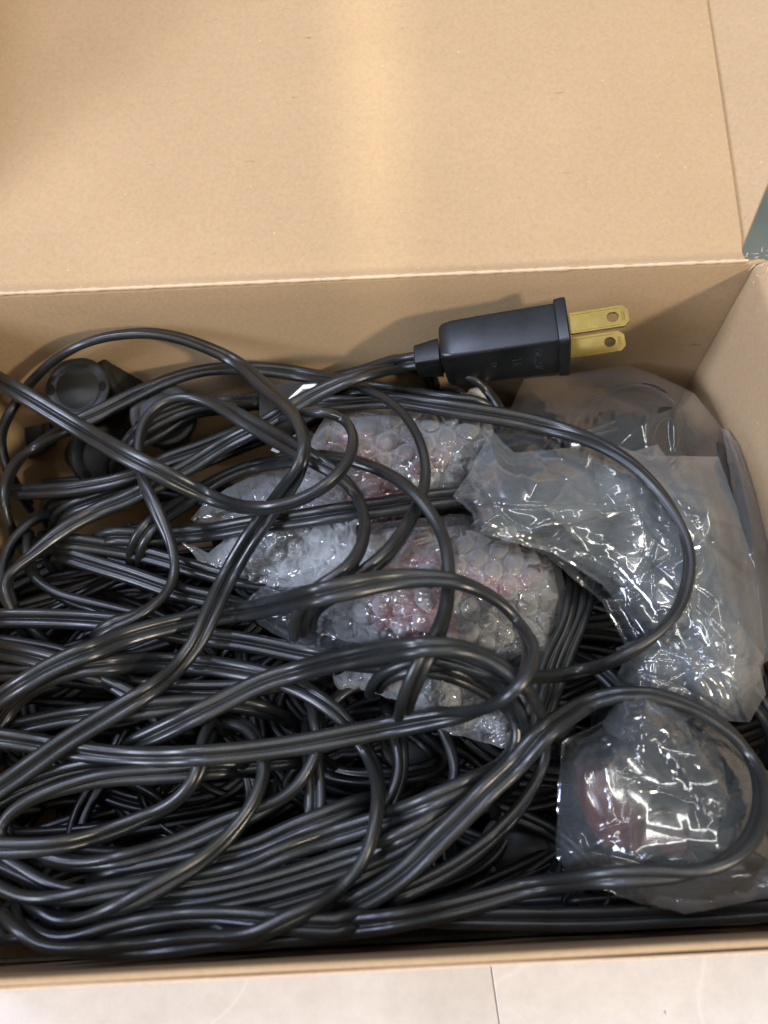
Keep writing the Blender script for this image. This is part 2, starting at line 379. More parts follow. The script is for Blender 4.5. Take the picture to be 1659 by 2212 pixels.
for i in range(-3, 3):
    for j in range(-3, 3):
        off = R2 @ Vector(((i + .5) * TS, (j + .5) * TS))
        if tile0 is None:
            t = mesh('floor_tile', tv, tf, 'tile', smooth=False); bevel(t, 0.0004); tile0 = t
        else:
            t = tile0.copy(); C.objects.link(t)
        t.location = (g0[0] + off.x - .06 * math.sin(ga), g0[1] + off.y + .06 * math.cos(ga), random.uniform(-.0002, .0002)); t.rotation_euler = (0, 0, ga)
        t.parent = ground; t['kind'] = 'structure'
V, F = box_v(-0.05, 0.75, 0.19, 1.2, 0.0006, 0.004)
o = mesh('floor_mat', V, F, 'mat', smooth=False); bevel(o, .001)
tag(o, 'grey mat on the floor behind the right back corner of the box', 'mat')

# ------------------------------------------------------------------ the cardboard box
box = empty('cardboard_box', (0, 0.076, 0), 'open kraft cardboard box with its lid folded back, full of black cords', 'box')
def wall_sheet(a, b_, outward, th, z0=0.0, z1=RZ, name='wall', bulge=0.0, seed=0, top='round', mat='kraft', wav=0.0):
    """an upright panel of board from a to b with a rounded, slightly uneven top edge"""
    a, b_ = np.array(a, float), np.array(b_, float); L = np.linalg.norm(b_ - a); d = (b_ - a) / L; o_ = np.array([outward[0], outward[1]])
    n = 90; rng = np.random.RandomState(seed)
    u = np.linspace(0, 1, n)
    wz = sum(rng.uniform(-1, 1) * np.sin(u * math.pi * k * rng.uniform(.8, 1.2) + rng.uniform(0, 6)) / k for k in range(1, 9)) * wav
    wy = sum(rng.uniform(-1, 1) * np.sin(u * math.pi * k + rng.uniform(0, 6)) / k for k in range(1, 7)) * wav
    prof = []                                     # (out, z)
    for q in np.linspace(0, 1, 14): prof.append((0, z0 + (z1 - z0 - th * .5) * q))
    for q in range(1, 8):
        an = math.pi * q / 8; prof.append((th * (1 - math.cos(an)) / 2, z1 - th * .5 + th * .5 * math.sin(an)))
    for q in np.linspace(1, 0, 6): prof.append((th, z0 + (z1 - z0 - th * .5) * q))
    prof = np.array(prof); k = len(prof); V = []
    for i in range(n):
        hh = np.clip((prof[:, 1] - z0) / (z1 - z0), 0, 1)
        out = prof[:, 0] + bulge * np.sin(math.pi * u[i]) * np.sin(math.pi * hh * .9) + wy[i] * hh
        z = prof[:, 1] + wz[i] * (hh > .85)
        xy = a + d * L * u[i]
        V.append(np.stack([xy[0] + o_[0] * out, xy[1] + o_[1] * out, z], 1))
    V = np.vstack(V); i = np.arange(n - 1)[:, None] * k; j = np.arange(k - 1)[None, :]
    F = np.stack([i + j, i + j + 1, i + k + j + 1, i + k + j], -1).reshape(-1, 4)
    F = [tuple(f) for f in F.tolist()] + [tuple(range(k))[::-1], tuple((n - 1) * k + q for q in range(k))]
    return mesh(name, V, F, mat, box, angle=50)
wall_sheet((BXL - .004, -.0010), (BX + .004, -.0010), (0, -1), .0014, name='front_wall', seed=3, wav=.00045)
wall_sheet((BXL - .004, -.0029), (BX + .004, -.0029), (0, -1), .0005, z1=RZ - .0004, name='outer_ply', seed=4, wav=.0005, mat='kraft_worn')
wall_sheet((BXL - .001, BY), (BX + .003, BY), (0, 1), .0017, z1=RZ - .0006, name='back_wall', seed=5, wav=.0001, bulge=.0006)
wall_sheet((BX, -.0012), (BX, BY - .0003), (1, 0), .0062, name='right_wall', seed=8, wav=.0005, bulge=-.0012)
wall_sheet((BXL, -.0012), (BXL, BY - .0003), (-1, 0), .0062, name='left_wall', seed=9, wav=.0005)
V, F = box_v(BXL - .0, BX, .0002, BY, .0005, .0030); mesh('bottom_panel', V, F, 'kraft', box, False)
# lid: hinged on the back wall, lying back
LT = math.radians(15.5)
LU = np.array([0, math.cos(LT), math.sin(LT)]); LN = np.array([0, -math.sin(LT), math.cos(LT)])
H0 = np.array([0, BY + .0003, RZ])
LX1, LX0, LL = BX - .0028, BXL - .002, 0.235
def lidp(x, l, h=0.0): return np.array([x, 0, 0]) + H0 + LU * l + LN * h
nU, nL = 60, 70; V = []; rng = np.random.RandomState(2)
for j in range(nL):
    l = LL * (j / (nL - 1)) ** 1.6
    for i in range(nU):
        u = i / (nU - 1); x = LX0 + (LX1 - LX0) * u
        crease = -.0007 * math.exp(-((l - .0032) / .0016) ** 2) + .0005 * math.exp(-(l / .0012) ** 2)
        w = .0004 * math.sin(u * 7 + l * 30) + .00025 * math.sin(u * 23 + 1) * math.exp(-l / .01)
        V.append(lidp(x, l, crease + w * min(1, l / .004)))
V = np.array(V); nv = len(V); V2 = V - LN * .0017; V = np.vstack([V, V2]); F = []
for j in range(nL - 1):
    for i in range(nU - 1):
        q = j * nU + i; F.append((q, q + 1, q + nU + 1, q + nU)); F.append((nv + q, nv + q + nU, nv + q + nU + 1, nv + q + 1))
for i in range(nU - 1):
    F.append((i, nv + i, nv + i + 1, i + 1)); q = (nL - 1) * nU + i; F.append((q, q + 1, nv + q + 1, nv + q))
for j in range(nL - 1):
    q = j * nU; F.append((q, q + nU, nv + q + nU, nv + q)); q += nU - 1; F.append((q, nv + q, nv + q + nU, q + nU))
lid = mesh('lid', V, F, 'kraft', box, angle=50)
def tab(poly, side, ang, gap=.0004, nm='lid_tab', x0=None):
    """a side tab of the lid; poly in (distance along the lid, distance out), bent up by ang"""
    ca, sa = math.cos(math.radians(ang)), math.sin(math.radians(ang)); e = LX1 + gap if side > 0 else LX0 - gap
    top = [lidp(e + side * q * ca, l, q * sa - (.0011 if side > 0 else -.0002)) for l, q in poly]
    nn = LN * ca - np.array([side, 0, 0]) * sa
    bot = [t - nn * .0016 for t in top]; n = len(poly)
    F = [tuple(range(n)) if side < 0 else tuple(range(n))[::-1]]; F[0] = F[0]; F.append(tuple(n + i for i in (range(n) if side > 0 else reversed(range(n)))))
    for i in range(n): k = (i + 1) % n; F.append((i, k, n + k, n + i) if side > 0 else (i, n + i, n + k, k))
    o = mesh(nm, np.array(top + bot), F, 'kraft', lid, False)
    return o
tab([(.0045, 0), (.235, 0), (.235, .07), (.10, .055), (.0190, .0075), (.0055, .0006)], 1, 26, .0003)
tab([(.008, 0), (.235, 0), (.235, .17), (.09, .105), (.010, .008)], -1, 78)  # unseen left tab, its outline shaped to shade the lid's upper left
# worn fold line between back wall and lid
nn_ = 160; V = []; rr = np.random.RandomState(4).uniform(.55, 1, nn_ + 1)
for i in range(nn_ + 1):
    x = BXL + .002 + (BX - .004 - BXL) * i / nn_
    for k in range(6):
        a = math.radians(-35 + 150 * k / 5); r = .00062 * rr[i]
        V.append((x, BY + .0002 - r * math.sin(a) * .9, RZ + .0001 + r * math.cos(a)))
F = [(i * 6 + k, i * 6 + k + 1, i * 6 + k + 7, i * 6 + k + 6) for i in range(nn_) for k in range(5)]
mesh('fold_line', V, F, 'kraft_worn', box)
# torn fibres of paper at the right back corner
rng = np.random.RandomState(12); V = []; F = []
for i in range(34):
    c = np.array([BX + rng.uniform(-.003, .006), BY + rng.uniform(-.006, .003), RZ + rng.uniform(-.001, .002)])
    d = rng.normal(size=3); d /= np.linalg.norm(d); l = rng.uniform(.001, .0028); s = np.cross(d, [0, 0, 1]); s /= np.linalg.norm(s) + 1e-6
    q = len(V); V += [c - s * .00012, c + s * .00012, c + d * l]; F.append((q, q + 1, q + 2))
o = mesh('torn_fibre', V, F, 'kraft_worn', box, False); o['kind'] = 'stuff'

# ------------------------------------------------------------------ deep tangle under everything that can be followed
rng = np.random.RandomState(21); VV, FF, nb = [], [], 0
for i in range(200):
    cx, cy = rng.uniform(-60, 1250), rng.uniform(1120, 2000)
    if i >= 184: cx, cy = rng.uniform(1250, 1700), rng.uniform(1860, 1990)
    elif i >= 150: cx, cy = rng.uniform(1080, 1600), rng.uniform(900, 1180)
    elif i % 9 == 5: cx, cy = rng.uniform(1380, 1600), rng.uniform(1000, 1300)
    elif i % 7 == 3: cx, cy = rng.uniform(-80, 160), rng.uniform(1230, 1500)
    elif i % 2: cx, cy = rng.uniform(1000, 1700), rng.uniform(980, 1900)
    a, b_ = rng.uniform(120, 480), rng.uniform(45, 200); th = rng.uniform(-.5, .25); t0 = rng.uniform(0, 6.28); sp = rng.uniform(2.2, 5.5)
    t = np.linspace(t0, t0 + sp, 110)
    x = cx + a * np.cos(t) * math.cos(th) - b_ * np.sin(t) * math.sin(th) + 12 * np.sin(3 * t); y = cy + a * np.cos(t) * math.sin(th) + b_ * np.sin(t) * math.cos(th)
    z = base_z(x, y) - .0120 - .032 * (1 - (i % 150) / 150) ** .7 - .004 * rng.rand() + .003 * np.sin(t * 2 + i)
    X = unproj(x, y, z); ok = (x > 110) | (y > 1200)
    X[:, 0] = np.clip(X[:, 0], BXL + .005, BX - .005); X[:, 1] = np.clip(X[:, 1], .006, BY - .008 - .0006 * i % .02); X[:, 2] = np.maximum(X[:, 2], .007)
    if ok.sum() < 100 or (np.abs(np.diff(X, axis=0)).sum(1) < 1e-5).any(): continue
    for k in range(3): X[:, k] = gauss1(X[:, k], 2)
    V, F = sweep(X, np.radians(rng.uniform(-50, 50) + 30 * np.sin(t + i)), SECLO); VV.append(V); FF.append(F + nb); nb += len(V)
for i in range(150):                          # the lowest coils, flat on the bottom
    cx, cy = rng.uniform(BXL + .02, BX - .015), rng.uniform(.012, .125); a, b_ = rng.uniform(.02, .06), rng.uniform(.01, .03); th = rng.uniform(-.6, .6); t = np.linspace(0, rng.uniform(3, 6), 80) + rng.uniform(0, 6)
    x = cx + a * np.cos(t) * math.cos(th) - b_ * np.sin(t) * math.sin(th); y = cy + a * np.cos(t) * math.sin(th) + b_ * np.sin(t) * math.cos(th)
    z = .006 + .030 * i / 150 + .002 * np.sin(2 * t + i); X = np.stack([np.clip(x, BXL + .005, BX - .005), np.clip(y, .006, BY - .03), z], 1)
    if ((X[:, 0] < -.055) & (X[:, 1] > .095)).any(): continue
    for k in range(3): X[:, k] = gauss1(X[:, k], 2)
    X = X[np.r_[True, np.linalg.norm(np.diff(X, axis=0), axis=1) > 2e-4]]
    if len(X) < 12: continue
    V, F = sweep(X, np.radians(rng.uniform(-50, 50) + 20 * np.sin(np.arange(len(X)) / 12)), SECLO); VV.append(V); FF.append(F + nb); nb += len(V)
o = mesh('cord_tangle', np.vstack(VV), np.vstack(FF), 'cord_shaded')
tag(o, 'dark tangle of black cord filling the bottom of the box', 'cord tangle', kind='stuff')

# ------------------------------------------------------------------ sockets lying among the cords
def lathe(prof, n=40):
    V = []; F = []; k = len(prof)
    for i in range(n):
        a = 2 * math.pi * i / n
        for r, z in prof: V.append((r * math.cos(a), r * math.sin(a), z))
    for i in range(n):
        for j in range(k - 1):
            p, q = i * k + j, ((i + 1) % n) * k + j; F.append((p, q, q + 1, p + 1))
    return V, F
def place(V, origin, ax_z, ax_x=None):
    z = Vector(ax_z).normalized(); x = Vector(ax_x if ax_x is not None else (1, 0.1, 0)); x = (x - z * x.dot(z)).normalized(); y = z.cross(x)
    o = Vector(origin); return [tuple(o + x * v[0] + y * v[1] + z * v[2]) for v in V]
def socket(px, py, z, axis, label, r=.0093, spin=0.0, put=True):
    c = P(px, py, z); root = empty('light_socket', tuple(c), label, 'light socket', 'black light sockets in the box')
    xx = (math.cos(spin), math.sin(spin), 0.05)
    prof = [(.0001, 0), (r * .62, 0), (r * .66, -.0003), (r * .69, -.0003), (r * .73, 0), (r * .93, 0), (r * .985, -.0003), (r, -.0009), (r, -.0034), (r * .97, -.0038), (r * .86, -.0040), (r * .80, -.010), (r * .66, -.020), (r * .58, -.026), (r * .3, -.028), (.0001, -.028)]
    V, F = lathe(prof[::-1]); mesh('socket_body', place(V, c, axis, xx), F, 'socket', root, angle=40)
    for s in (-1, 1):
        hp = [(.0001, .00012), (r * .10, .00012), (r * .115, .00002), (r * .115, -.0004)]
        V, F = lathe(hp[::-1], 16); V = [(v[0] * 1.0 + s * r * .80, v[1] * 1.45, v[2]) for v in V]
        mesh('terminal_hole_shade', place(V, c, axis, xx), F, 'hole', root)
    if put: hm_put([px], [py], [z + .0004], 70)
    return root
socket(166, 838, -.0300, (-.05, -.30, .95), 'black round light socket facing up beside the back wall, under the big cord arc')
socket(352, 893, -.031, (.15, -.30, .94), 'black round light socket inside the small hooked cord loop', spin=.5)
socket(280, 812, -.036, (.75, .1, .5), 'black light socket on its side against the back wall, right of the upward facing socket', spin=1.2)
socket(232, 985, -.052, (.5, -.4, .6), 'black light socket deep under the crossing cords at the left, below the hooked loop', r=.0105, spin=.8)
socket(48, 925, -.062, (-.2, -.5, .7), 'black light socket low in the left corner of the box', r=.0100, spin=-.5)
socket(1122, 1846, -.058, (-.30, -.15, .94), 'black light socket in the dark gap left of the lower clear bag', r=.0105, spin=-.3)
socket(905, 1600, -.054, (.2, .1, .97), 'black light socket deep in the dark gap below the bubble wrap tail', r=.010)

# ------------------------------------------------------------------ lower cords (bottom of the pile first)
L = 'black cord '
G = [
 ([(673,1600),(676,1656),(681,1706),(680,1760)], 'thin black cord run standing upright in the dark hollow at lower centre'),
 ([(985,850),(1060,905),(1160,945),(1290,935),(1370,905)], 'black cord under the top edge of the large clear bag'),
 ([(1010,1105),(1100,1122),(1200,1125),(1300,1085),(1400,1050)], 'black cord lying crosswise under the middle of the large clear bag'),
 ([(1240,1190),(1330,1170),(1420,1210),(1490,1290),(1560,1420),(1659,1545)], 'black cord under the clear bag, coming out at its lower right corner'),
 ([(713,1530),(733,1500),(760,1484),(803,1477),(853,1485),(903,1509),(936,1540),(960,1580),(973,1616),(983,1656),(976,1699),(940,1750),(880,1800)], 'black cord arching under the bubble wrap tail and down into the dark hollow'),
 ([(853,1560),(862,1600),(867,1640),(858,1700),(836,1749),(815,1790)], 'faint dark cord deep in the hollow at the lower centre of the box'),
 ([(1000,1760),(953,1778),(886,1835),(786,1885),(686,1920),(553,1958),(420,1985)], 'black cord in the dark, lowest of those slanting to the lower left'),
 ([(1020,1700),(960,1752),(850,1815),(720,1862),(600,1900),(450,1935),(300,1950)], 'dark cord running parallel below the long ribbed one at the lower centre'),
 ([(60,1180),(67,1237),(117,1280),(183,1306),(250,1325),(310,1340)], 'black cord curving down at the left, below the stack of slanting cords'),
 ([(0,1390),(60,1398),(130,1410),(210,1440),(267,1470),(367,1485),(433,1489),(553,1484),(640,1470)], 'black cord dipping across the left side, under the bright paired cord'),
 ([(0,1452),(50,1453),(110,1440),(190,1455),(280,1500),(360,1560)], 'short dark cord at the left edge, beneath the sweeping arcs'),
 ([(45,1570),(100,1557),(200,1541),(300,1532),(400,1522),(500,1520),(560,1530)], 'black cord with a blunt bend at its left end, below the sweeping arcs'),
 ([(133,1197),(217,1223),(283,1243),(340,1263),(400,1283),(467,1297),(540,1318)], 'black cord second from the top of the three slanting right at middle left'),
 ([(133,1168),(233,1183),(333,1203),(400,1223),(483,1247),(570,1262),(653,1290),(720,1323),(786,1356),(836,1383),(880,1408),(940,1440)], 'straight black cord slanting down over the lower bubble wrap'),
 ([(130,1075),(210,1063),(300,1050),(380,1020),(460,985),(560,945),(640,915),(700,893)], 'black cord in the parallel band above the bubble wrap, lowest of the band'),
 ([(150,1100),(267,1060),(350,1035),(433,990),(520,950),(610,915),(690,868)], 'black cord in the parallel band above the bubble wrap, middle of the band'),
 ([(250,980),(340,935),(420,890),(500,880),(560,868)], 'short black cord behind the hooked loop near the back wall'),
 ([(60,1130),(33,1160),(14,1200),(7,1250),(15,1300),(60,1350)], 'black cord hugging the left edge of the picture, outermost of the bends'),
 ([(555,1600),(572,1655),(556,1715),(515,1785),(450,1850),(350,1910),(250,1962),(150,1990)], None),
 ([(1275,1240),(1271,1272),(1257,1331),(1230,1394),(1209,1449),(1188,1515),(1167,1575),(1130,1640)], 'black cord standing nearly upright, right one of the pair beside the bubble wrap'),
 ([(1236,1240),(1233,1275),(1222,1342),(1190,1411),(1170,1470),(1150,1540),(1130,1600)], 'black cord standing nearly upright, left one of the pair beside the bubble wrap'),
 ([(0,1915),(40,1880),(33,1875)], None),
 ([(-20,1850),(30,1876),(100,1911),(180,1930),(260,1930)], 'short black cord slanting in from the left edge, third tier from the front'),
 ([(766,1741),(703,1765),(620,1798),(553,1828),(470,1850),(367,1872),(250,1895)], 'black cord ending in a bright tip near the lower centre, pointing right'),
 ([(683,1560),(690,1600),(675,1645),(640,1700),(575,1745),(500,1775),(400,1818),(300,1848),(200,1866),(133,1864),(85,1850)], 'black cord with a double bright highlight, sweeping from the lower left up to the centre'),
 ([(560,2012),(700,1998),(875,1980),(980,1982),(1130,1984),(1280,1984),(1450,1976),(1720,1962)], 'black cord along the front wall below the lower clear bag'),
]
for i, (cp, lab) in enumerate(G):
    if lab is None: continue
    if 'front wall' in lab: cord(cp, lab, seed=i, lift=-.004, half=10, sigma=26)
    else: cord(cp, lab, seed=i, half=18)

# ------------------------------------------------------------------ sheets of film
def inside(px, py, poly):
    r = np.zeros(px.shape, bool); n = len(poly)
    for i in range(n):
        (x0, y0), (x1, y1) = poly[i], poly[(i + 1) % n]
        c = ((y0 > py) != (y1 > py)) & (px < (x1 - x0) * (py - y0) / ((y1 - y0) if y1 != y0 else 1e-9) + x0); r ^= c
    return r
def edge_dist(px, py, poly):
    best = np.full(px.shape, 1e9); bx = px.copy(); by = py.copy(); n = len(poly)
    for i in range(n):
        (x0, y0), (x1, y1) = poly[i], poly[(i + 1) % n]; dx, dy = x1 - x0, y1 - y0
        t = np.clip(((px - x0) * dx + (py - y0) * dy) / (dx * dx + dy * dy), 0, 1); qx, qy = x0 + t * dx, y0 + t * dy
        d = np.hypot(px - qx, py - qy); m_ = d < best; best = np.where(m_, d, best); bx = np.where(m_, qx, bx); by = np.where(m_, qy, by)
    return best, bx, by
def crumple(px, py, seed, n, amp, wid, lng, ang=None):
    """sharp creases: each a straight or slightly bent ridge that fades along and away from its line"""
    rng = np.random.RandomState(seed); h = np.zeros(px.shape); x0, x1, y0, y1 = px.min(), px.max(), py.min(), py.max()
    for k in range(n):
        cx, cy = rng.uniform(x0, x1), rng.uniform(y0, y1); a = rng.uniform(0, math.pi) if ang is None or rng.rand() < .35 else math.radians(ang) + rng.normal() * .35
        s = (px - cx) * math.cos(a) + (py - cy) * math.sin(a); q = -(px - cx) * math.sin(a) + (py - cy) * math.cos(a)
        ln = rng.uniform(*lng); q = q + rng.uniform(-.35, .35) * s * s / ln
        w = rng.uniform(*wid); A = rng.normal() * amp * (w / wid[1]) ** .6
        prof = np.exp(-np.abs(q) / w) if rng.rand() < .65 else np.tanh(q / (w * .5)) * np.exp(-np.abs(q) / w) * 1.4
        h += A * prof * np.exp(-.5 * (s / ln) ** 2)
    return h
def ridges(px, py, seed, n, amp, wid, lng, ang=None):
    """thin raised creases, long and nearly straight"""
    rng = np.random.RandomState(seed + 500); h = np.zeros(px.shape); x0, x1, y0, y1 = px.min(), px.max(), py.min(), py.max()
    for k in range(n):
        cx, cy = rng.uniform(x0, x1), rng.uniform(y0, y1); a = rng.uniform(0, math.pi) if ang is None or rng.rand() < .45 else math.radians(ang) + rng.normal() * .4
        s = (px - cx) * math.cos(a) + (py - cy) * math.sin(a); q = -(px - cx) * math.sin(a) + (py - cy) * math.cos(a); ln = rng.uniform(*lng)
        q = q + rng.uniform(-.3, .3) * s * s / ln + 2.0 * np.sin(s / ln * 3 + k); w = rng.uniform(*wid)
        h += amp * rng.uniform(.4, 1.2) * (1 if rng.rand() < .75 else -1) * np.exp(-(q / w) ** 2) * np.exp(-(s / ln) ** 4)
    return h
def facets(px, py, seed, size, amp, ang=0.0, stretch=1.0):
    """stiff film: flat triangular facets that meet in sharp folds"""
    rng = np.random.RandomState(seed + 900); T = rng.uniform(-1, 1, (128, 128)); a = math.radians(ang); f = rng.uniform(0, 6.28, 6)
    X = px + size * .42 * np.sin(py / size * 1.1 + f[0]) + size * .22 * np.sin(px / size * 1.7 + py / size * .6 + f[1])
    Y = py + size * .42 * np.sin(px / size * 1.2 + f[2]) + size * .22 * np.sin(py / size * 1.5 - px / size * .7 + f[3])
    u = (X * math.cos(a) + Y * math.sin(a)) / (size * stretch); v = (-X * math.sin(a) + Y * math.cos(a)) / size * 1.1547
    u = u - v * .5; i, j = np.floor(u).astype(int), np.floor(v).astype(int); fu, fv = u - i, v - j; g = lambda p, q: T[p % 128, q % 128]
    lo = g(i, j) + (g(i + 1, j) - g(i, j)) * fu + (g(i, j + 1) - g(i, j)) * fv
    hi = g(i + 1, j + 1) + (g(i, j + 1) - g(i + 1, j + 1)) * (1 - fu) + (g(i + 1, j) - g(i + 1, j + 1)) * (1 - fv)
    return amp * np.where(fu + fv < 1, lo, hi)
def smooth_poly(poly, seed, amp=5.0, step=14):
    rng = np.random.RandomState(seed); out = []; n = len(poly)
    for i in range(n):
        p, q = np.array(poly[i], float), np.array(poly[(i + 1) % n], float); L_ = np.hypot(*(q - p)); m_ = max(1, int(L_ / step))
        nn = np.array([-(q - p)[1], (q - p)[0]]) / L_
        for j in range(m_):
            t = j / m_; out.append(tuple(p + (q - p) * t + nn * rng.normal() * amp * math.sin(math.pi * t) * .5))
    return out
def sheet(name, poly, zf, mat, parent, step=4.0, edge_amp=4.0, seed=0, put=True):
    poly = smooth_poly(poly, seed, edge_amp)
    xs = [p[0] for p in poly]; ys = [p[1] for p in poly]
    X, Y = np.meshgrid(np.arange(min(xs) - step, max(xs) + step * 2, step), np.arange(min(ys) - step, max(ys) + step * 2, step))
    Xc, Yc = X[:-1, :-1] + step / 2, Y[:-1, :-1] + step / 2
    q = inside(Xc, Yc, poly); use = np.zeros(X.shape, bool)
    use[:-1, :-1] |= q; use[1:, :-1] |= q; use[:-1, 1:] |= q; use[1:, 1:] |= q
    cnt = np.zeros(X.shape, int); cnt[:-1, :-1] += q; cnt[1:, :-1] += q; cnt[:-1, 1:] += q; cnt[1:, 1:] += q
    d, bx, by = edge_dist(X, Y, poly); bd = use & (cnt < 4)
    X = np.where(bd, bx, X); Y = np.where(bd, by, Y); d = np.where(bd, 0, np.where(inside(X, Y, poly), d, 0))
    Z = zf(X, Y, d)
    idx = -np.ones(X.shape, int); idx[use] = np.arange(use.sum())
    V = unproj(X[use], Y[use], Z[use]); V[:, 0] = np.clip(V[:, 0], BXL + .001, BX - .0008); V[:, 1] = np.clip(V[:, 1], .0012, BY - .001)
    F = np.stack([idx[:-1, :-1][q], idx[1:, :-1][q], idx[1:, 1:][q], idx[:-1, 1:][q]], 1)
    o = mesh(name, V, F, mat, parent)
    if put:
        m_ = use & (np.arange(X.shape[0])[:, None] % 2 == 0); xi, yi = X[m_], Y[m_]
        ix = np.clip(np.round((xi - OX) / CS).astype(int), 1, NXC - 2); iy = np.clip(np.round((yi - OY) / CS).astype(int), 1, NYC - 2)
        for a in (-1, 0, 1):
            for b_ in (-1, 0, 1): np.maximum.at(HM, (iy + a, ix + b_), Z[m_])
    return o, poly
def under(sig=9, dil=5):
    """smooth surface that clears everything lying so far"""
    A = HM.copy()
    for _ in range(dil): A = np.maximum.reduce([A, np.roll(A, 1, 0), np.roll(A, -1, 0), np.roll(A, 1, 1), np.roll(A, -1, 1)])
    return gauss2(A, sig)
def samp(A, X, Y):
    fx = np.clip((X - OX) / CS, 0, NXC - 1.001); fy = np.clip((Y - OY) / CS, 0, NYC - 1.001); ix = fx.astype(int); iy = fy.astype(int); a = fx - ix; b_ = fy - iy
    return A[iy, ix] * (1 - a) * (1 - b_) + A[iy, ix + 1] * a * (1 - b_) + A[iy + 1, ix] * (1 - a) * b_ + A[iy + 1, ix + 1] * a * b_

def bulb(px, py, z, ang, ln, r, label, mat='red', tilt=0.0, bmat='cream'):
    """bulb: glass envelope and screw base"""
    c = P(px, py, z); root = empty('red_bulb', tuple(c), label, 'bulb', 'red bulbs packed in bubble wrap')
    ax = Vector((math.cos(ang), math.sin(ang), tilt)); n = 22
    prof = []
    for i in range(n + 1):
        t = i / n; prof.append((max(.0001, r * math.sin(math.pi * min(1, t * 1.0)) ** .62 * (1 - .45 * t)), -ln / 2 + ln * t))
    V, F = lathe(prof, 36); mesh('glass', place(V, c, ax, (0, 0, 1)), F, mat, root)
    base = [(.0001, 0), (r * .42, 0)] + [(r * (.40 + .05 * math.sin(k * 1.3)), .0006 + k * .0006) for k in range(16)] + [(r * .3, .0112), (.0001, .0114)]
    V, F = lathe([(a, b_ + ln / 2 - r * .35) for a, b_ in base], 28); mesh('screw_base', place(V, c, ax, (0, 0, 1)), F, bmat, root)
    kx, ky = math.cos(ang) * ln * 4100, -math.sin(ang) * ln * 4100
    for q in np.linspace(-.8, 1.0, 9): hm_put([px + kx * q], [py + ky * q], [z + r * (.95 - .35 * abs(q))], r * 8200 * (1 - .4 * abs(q)))
    return root
def bubble_z(A, base_off, dome, dome_w, seed, pitch=66, rad=30, H=.0026, ang=.3, wr=.0006):
    rng = np.random.RandomState(seed); tbl = rng.uniform(.08, 1.2, 4096)
    def f(X, Y, d):
        t = np.clip(d / dome_w, 0, 1); dm = dome * (t * (2 - t)) ** .8
        wx = X + 9 * np.sin(Y / 61 + seed) + 6 * np.sin(X / 43 + 2 * seed); wy = Y + 9 * np.sin(X / 57 + seed * 2) + 5 * np.sin(Y / 37)
        u = wx * math.cos(ang) + wy * math.sin(ang); v = -wx * math.sin(ang) + wy * math.cos(ang)
        best = np.full(X.shape, 1e9); amp = np.zeros(X.shape); rh = pitch * .866
        row = np.round(v / rh)
        for dr in (-1, 0, 1):
            rw = row + dr; off = (np.mod(rw, 2)) * pitch / 2; col = np.round((u - off) / pitch)
            for dc in (-1, 0, 1):
                cc = col + dc; dd = np.hypot(u - off - cc * pitch, v - rw * rh); m_ = dd < best
                best = np.where(m_, dd, best); hsh = (np.abs(rw * 73 + cc * 151 + seed * 31).astype(int)) % 4096; amp = np.where(m_, tbl[hsh], amp)
        q = np.clip(1 - (best / rad) ** 2, 0, 1); bub = H * amp * np.where(q > 0, q ** .45, 0) - .00035 * np.exp(-((best - rad) / 2.6) ** 2)
        edge = np.clip(d / 22, .12, 1)
        return samp(A, X, Y) + base_off + dm + bub * edge + crumple(X, Y, seed, 60, wr * .8, (5, 14), (20, 70)) + crumple(X, Y, seed + 9, 30, wr * 1.9, (18, 45), (50, 130)) * np.clip(d / 30, .3, 1) + ridges(X, Y, seed, 120, .00050, (3.0, 4.5), (12, 50)) + facets(X, Y, seed, 44, .0009, 20, 1.4)
    return f
A = under(8, 4)
bulb(800, 965, float(samp(A, 800, 965)) + .0055, -.25, .034, .0080, 'red bulb in the upper bubble wrap, nearer the barcode label')
bulb(955, 985, float(samp(A, 955, 985)) + .0030, 1.0, .032, .0085, 'red bulb in the upper bubble wrap, nearer the large clear bag')
bulb(1040, 1240, float(samp(A, 1040, 1240)) + .0040, 3.3, .034, .0090, 'pale red bulb towards the right end of the lower bubble wrap')
bulb(880, 1325, float(samp(A, 880, 1325)) + .0050, 2.0, .036, .0125, 'bright red bulb showing plainly in the middle of the lower bubble wrap')
bulb(905, 1185, float(samp(A, 905, 1185)) + .0050, .15, .034, .0085, 'red bulb at the top edge of the lower bubble wrap')
bulb(800, 1065, float(samp(A, 800, 1065)) + .0040, .1, .028, .0075, 'dark red bulb between the upper and lower bubble wrap')

last_ = lambda k, polys: k == len(polys) - 1
def package(label, polys, seed, dome, group='bubble wrap packages in the box', haze='bubble'):
    cx = sum(p[0] for p in polys[0]) / len(polys[0]); cy = sum(p[1] for p in polys[0]) / len(polys[0])
    root = empty('bubble_wrap_package', tuple(P(cx, cy, -.04)), label, 'bubble wrap', group)
    for k, poly in enumerate(polys):
        A_ = under(7, 3) if k == 0 else A0
        if k == 0: A0 = A_
        last = k == len(polys) - 1
        sheet('bubble_sheet', poly, bubble_z(A0, .0006 + k * .0024, dome[k], 110, seed + k * 5, H=.0023 if last_(k, polys) else .0008, ang=.3 + k * .45, pitch=54 - 3 * k, rad=23.5 - k), haze if last_(k, polys) or seed > 20 else 'bag_thin', root, step=2.2, seed=seed + k, put=last)
    return root
package('upper bubble wrap package with red showing through, between the plug and the large clear bag',
        [[(735,890),(800,872),(900,866),(985,850),(1040,845),(1075,880),(1110,930),(1120,1000),(1080,1080),(980,1095),(880,1120),(800,1140),(740,1090),(700,1030),(620,1000),(600,965),(640,930),(700,935)],
         [(700,905),(780,880),(930,872),(1060,880),(1100,960),(1070,1060),(940,1085),(820,1100),(740,1060),(690,1000),(660,960)]], 3, (.009, .009))
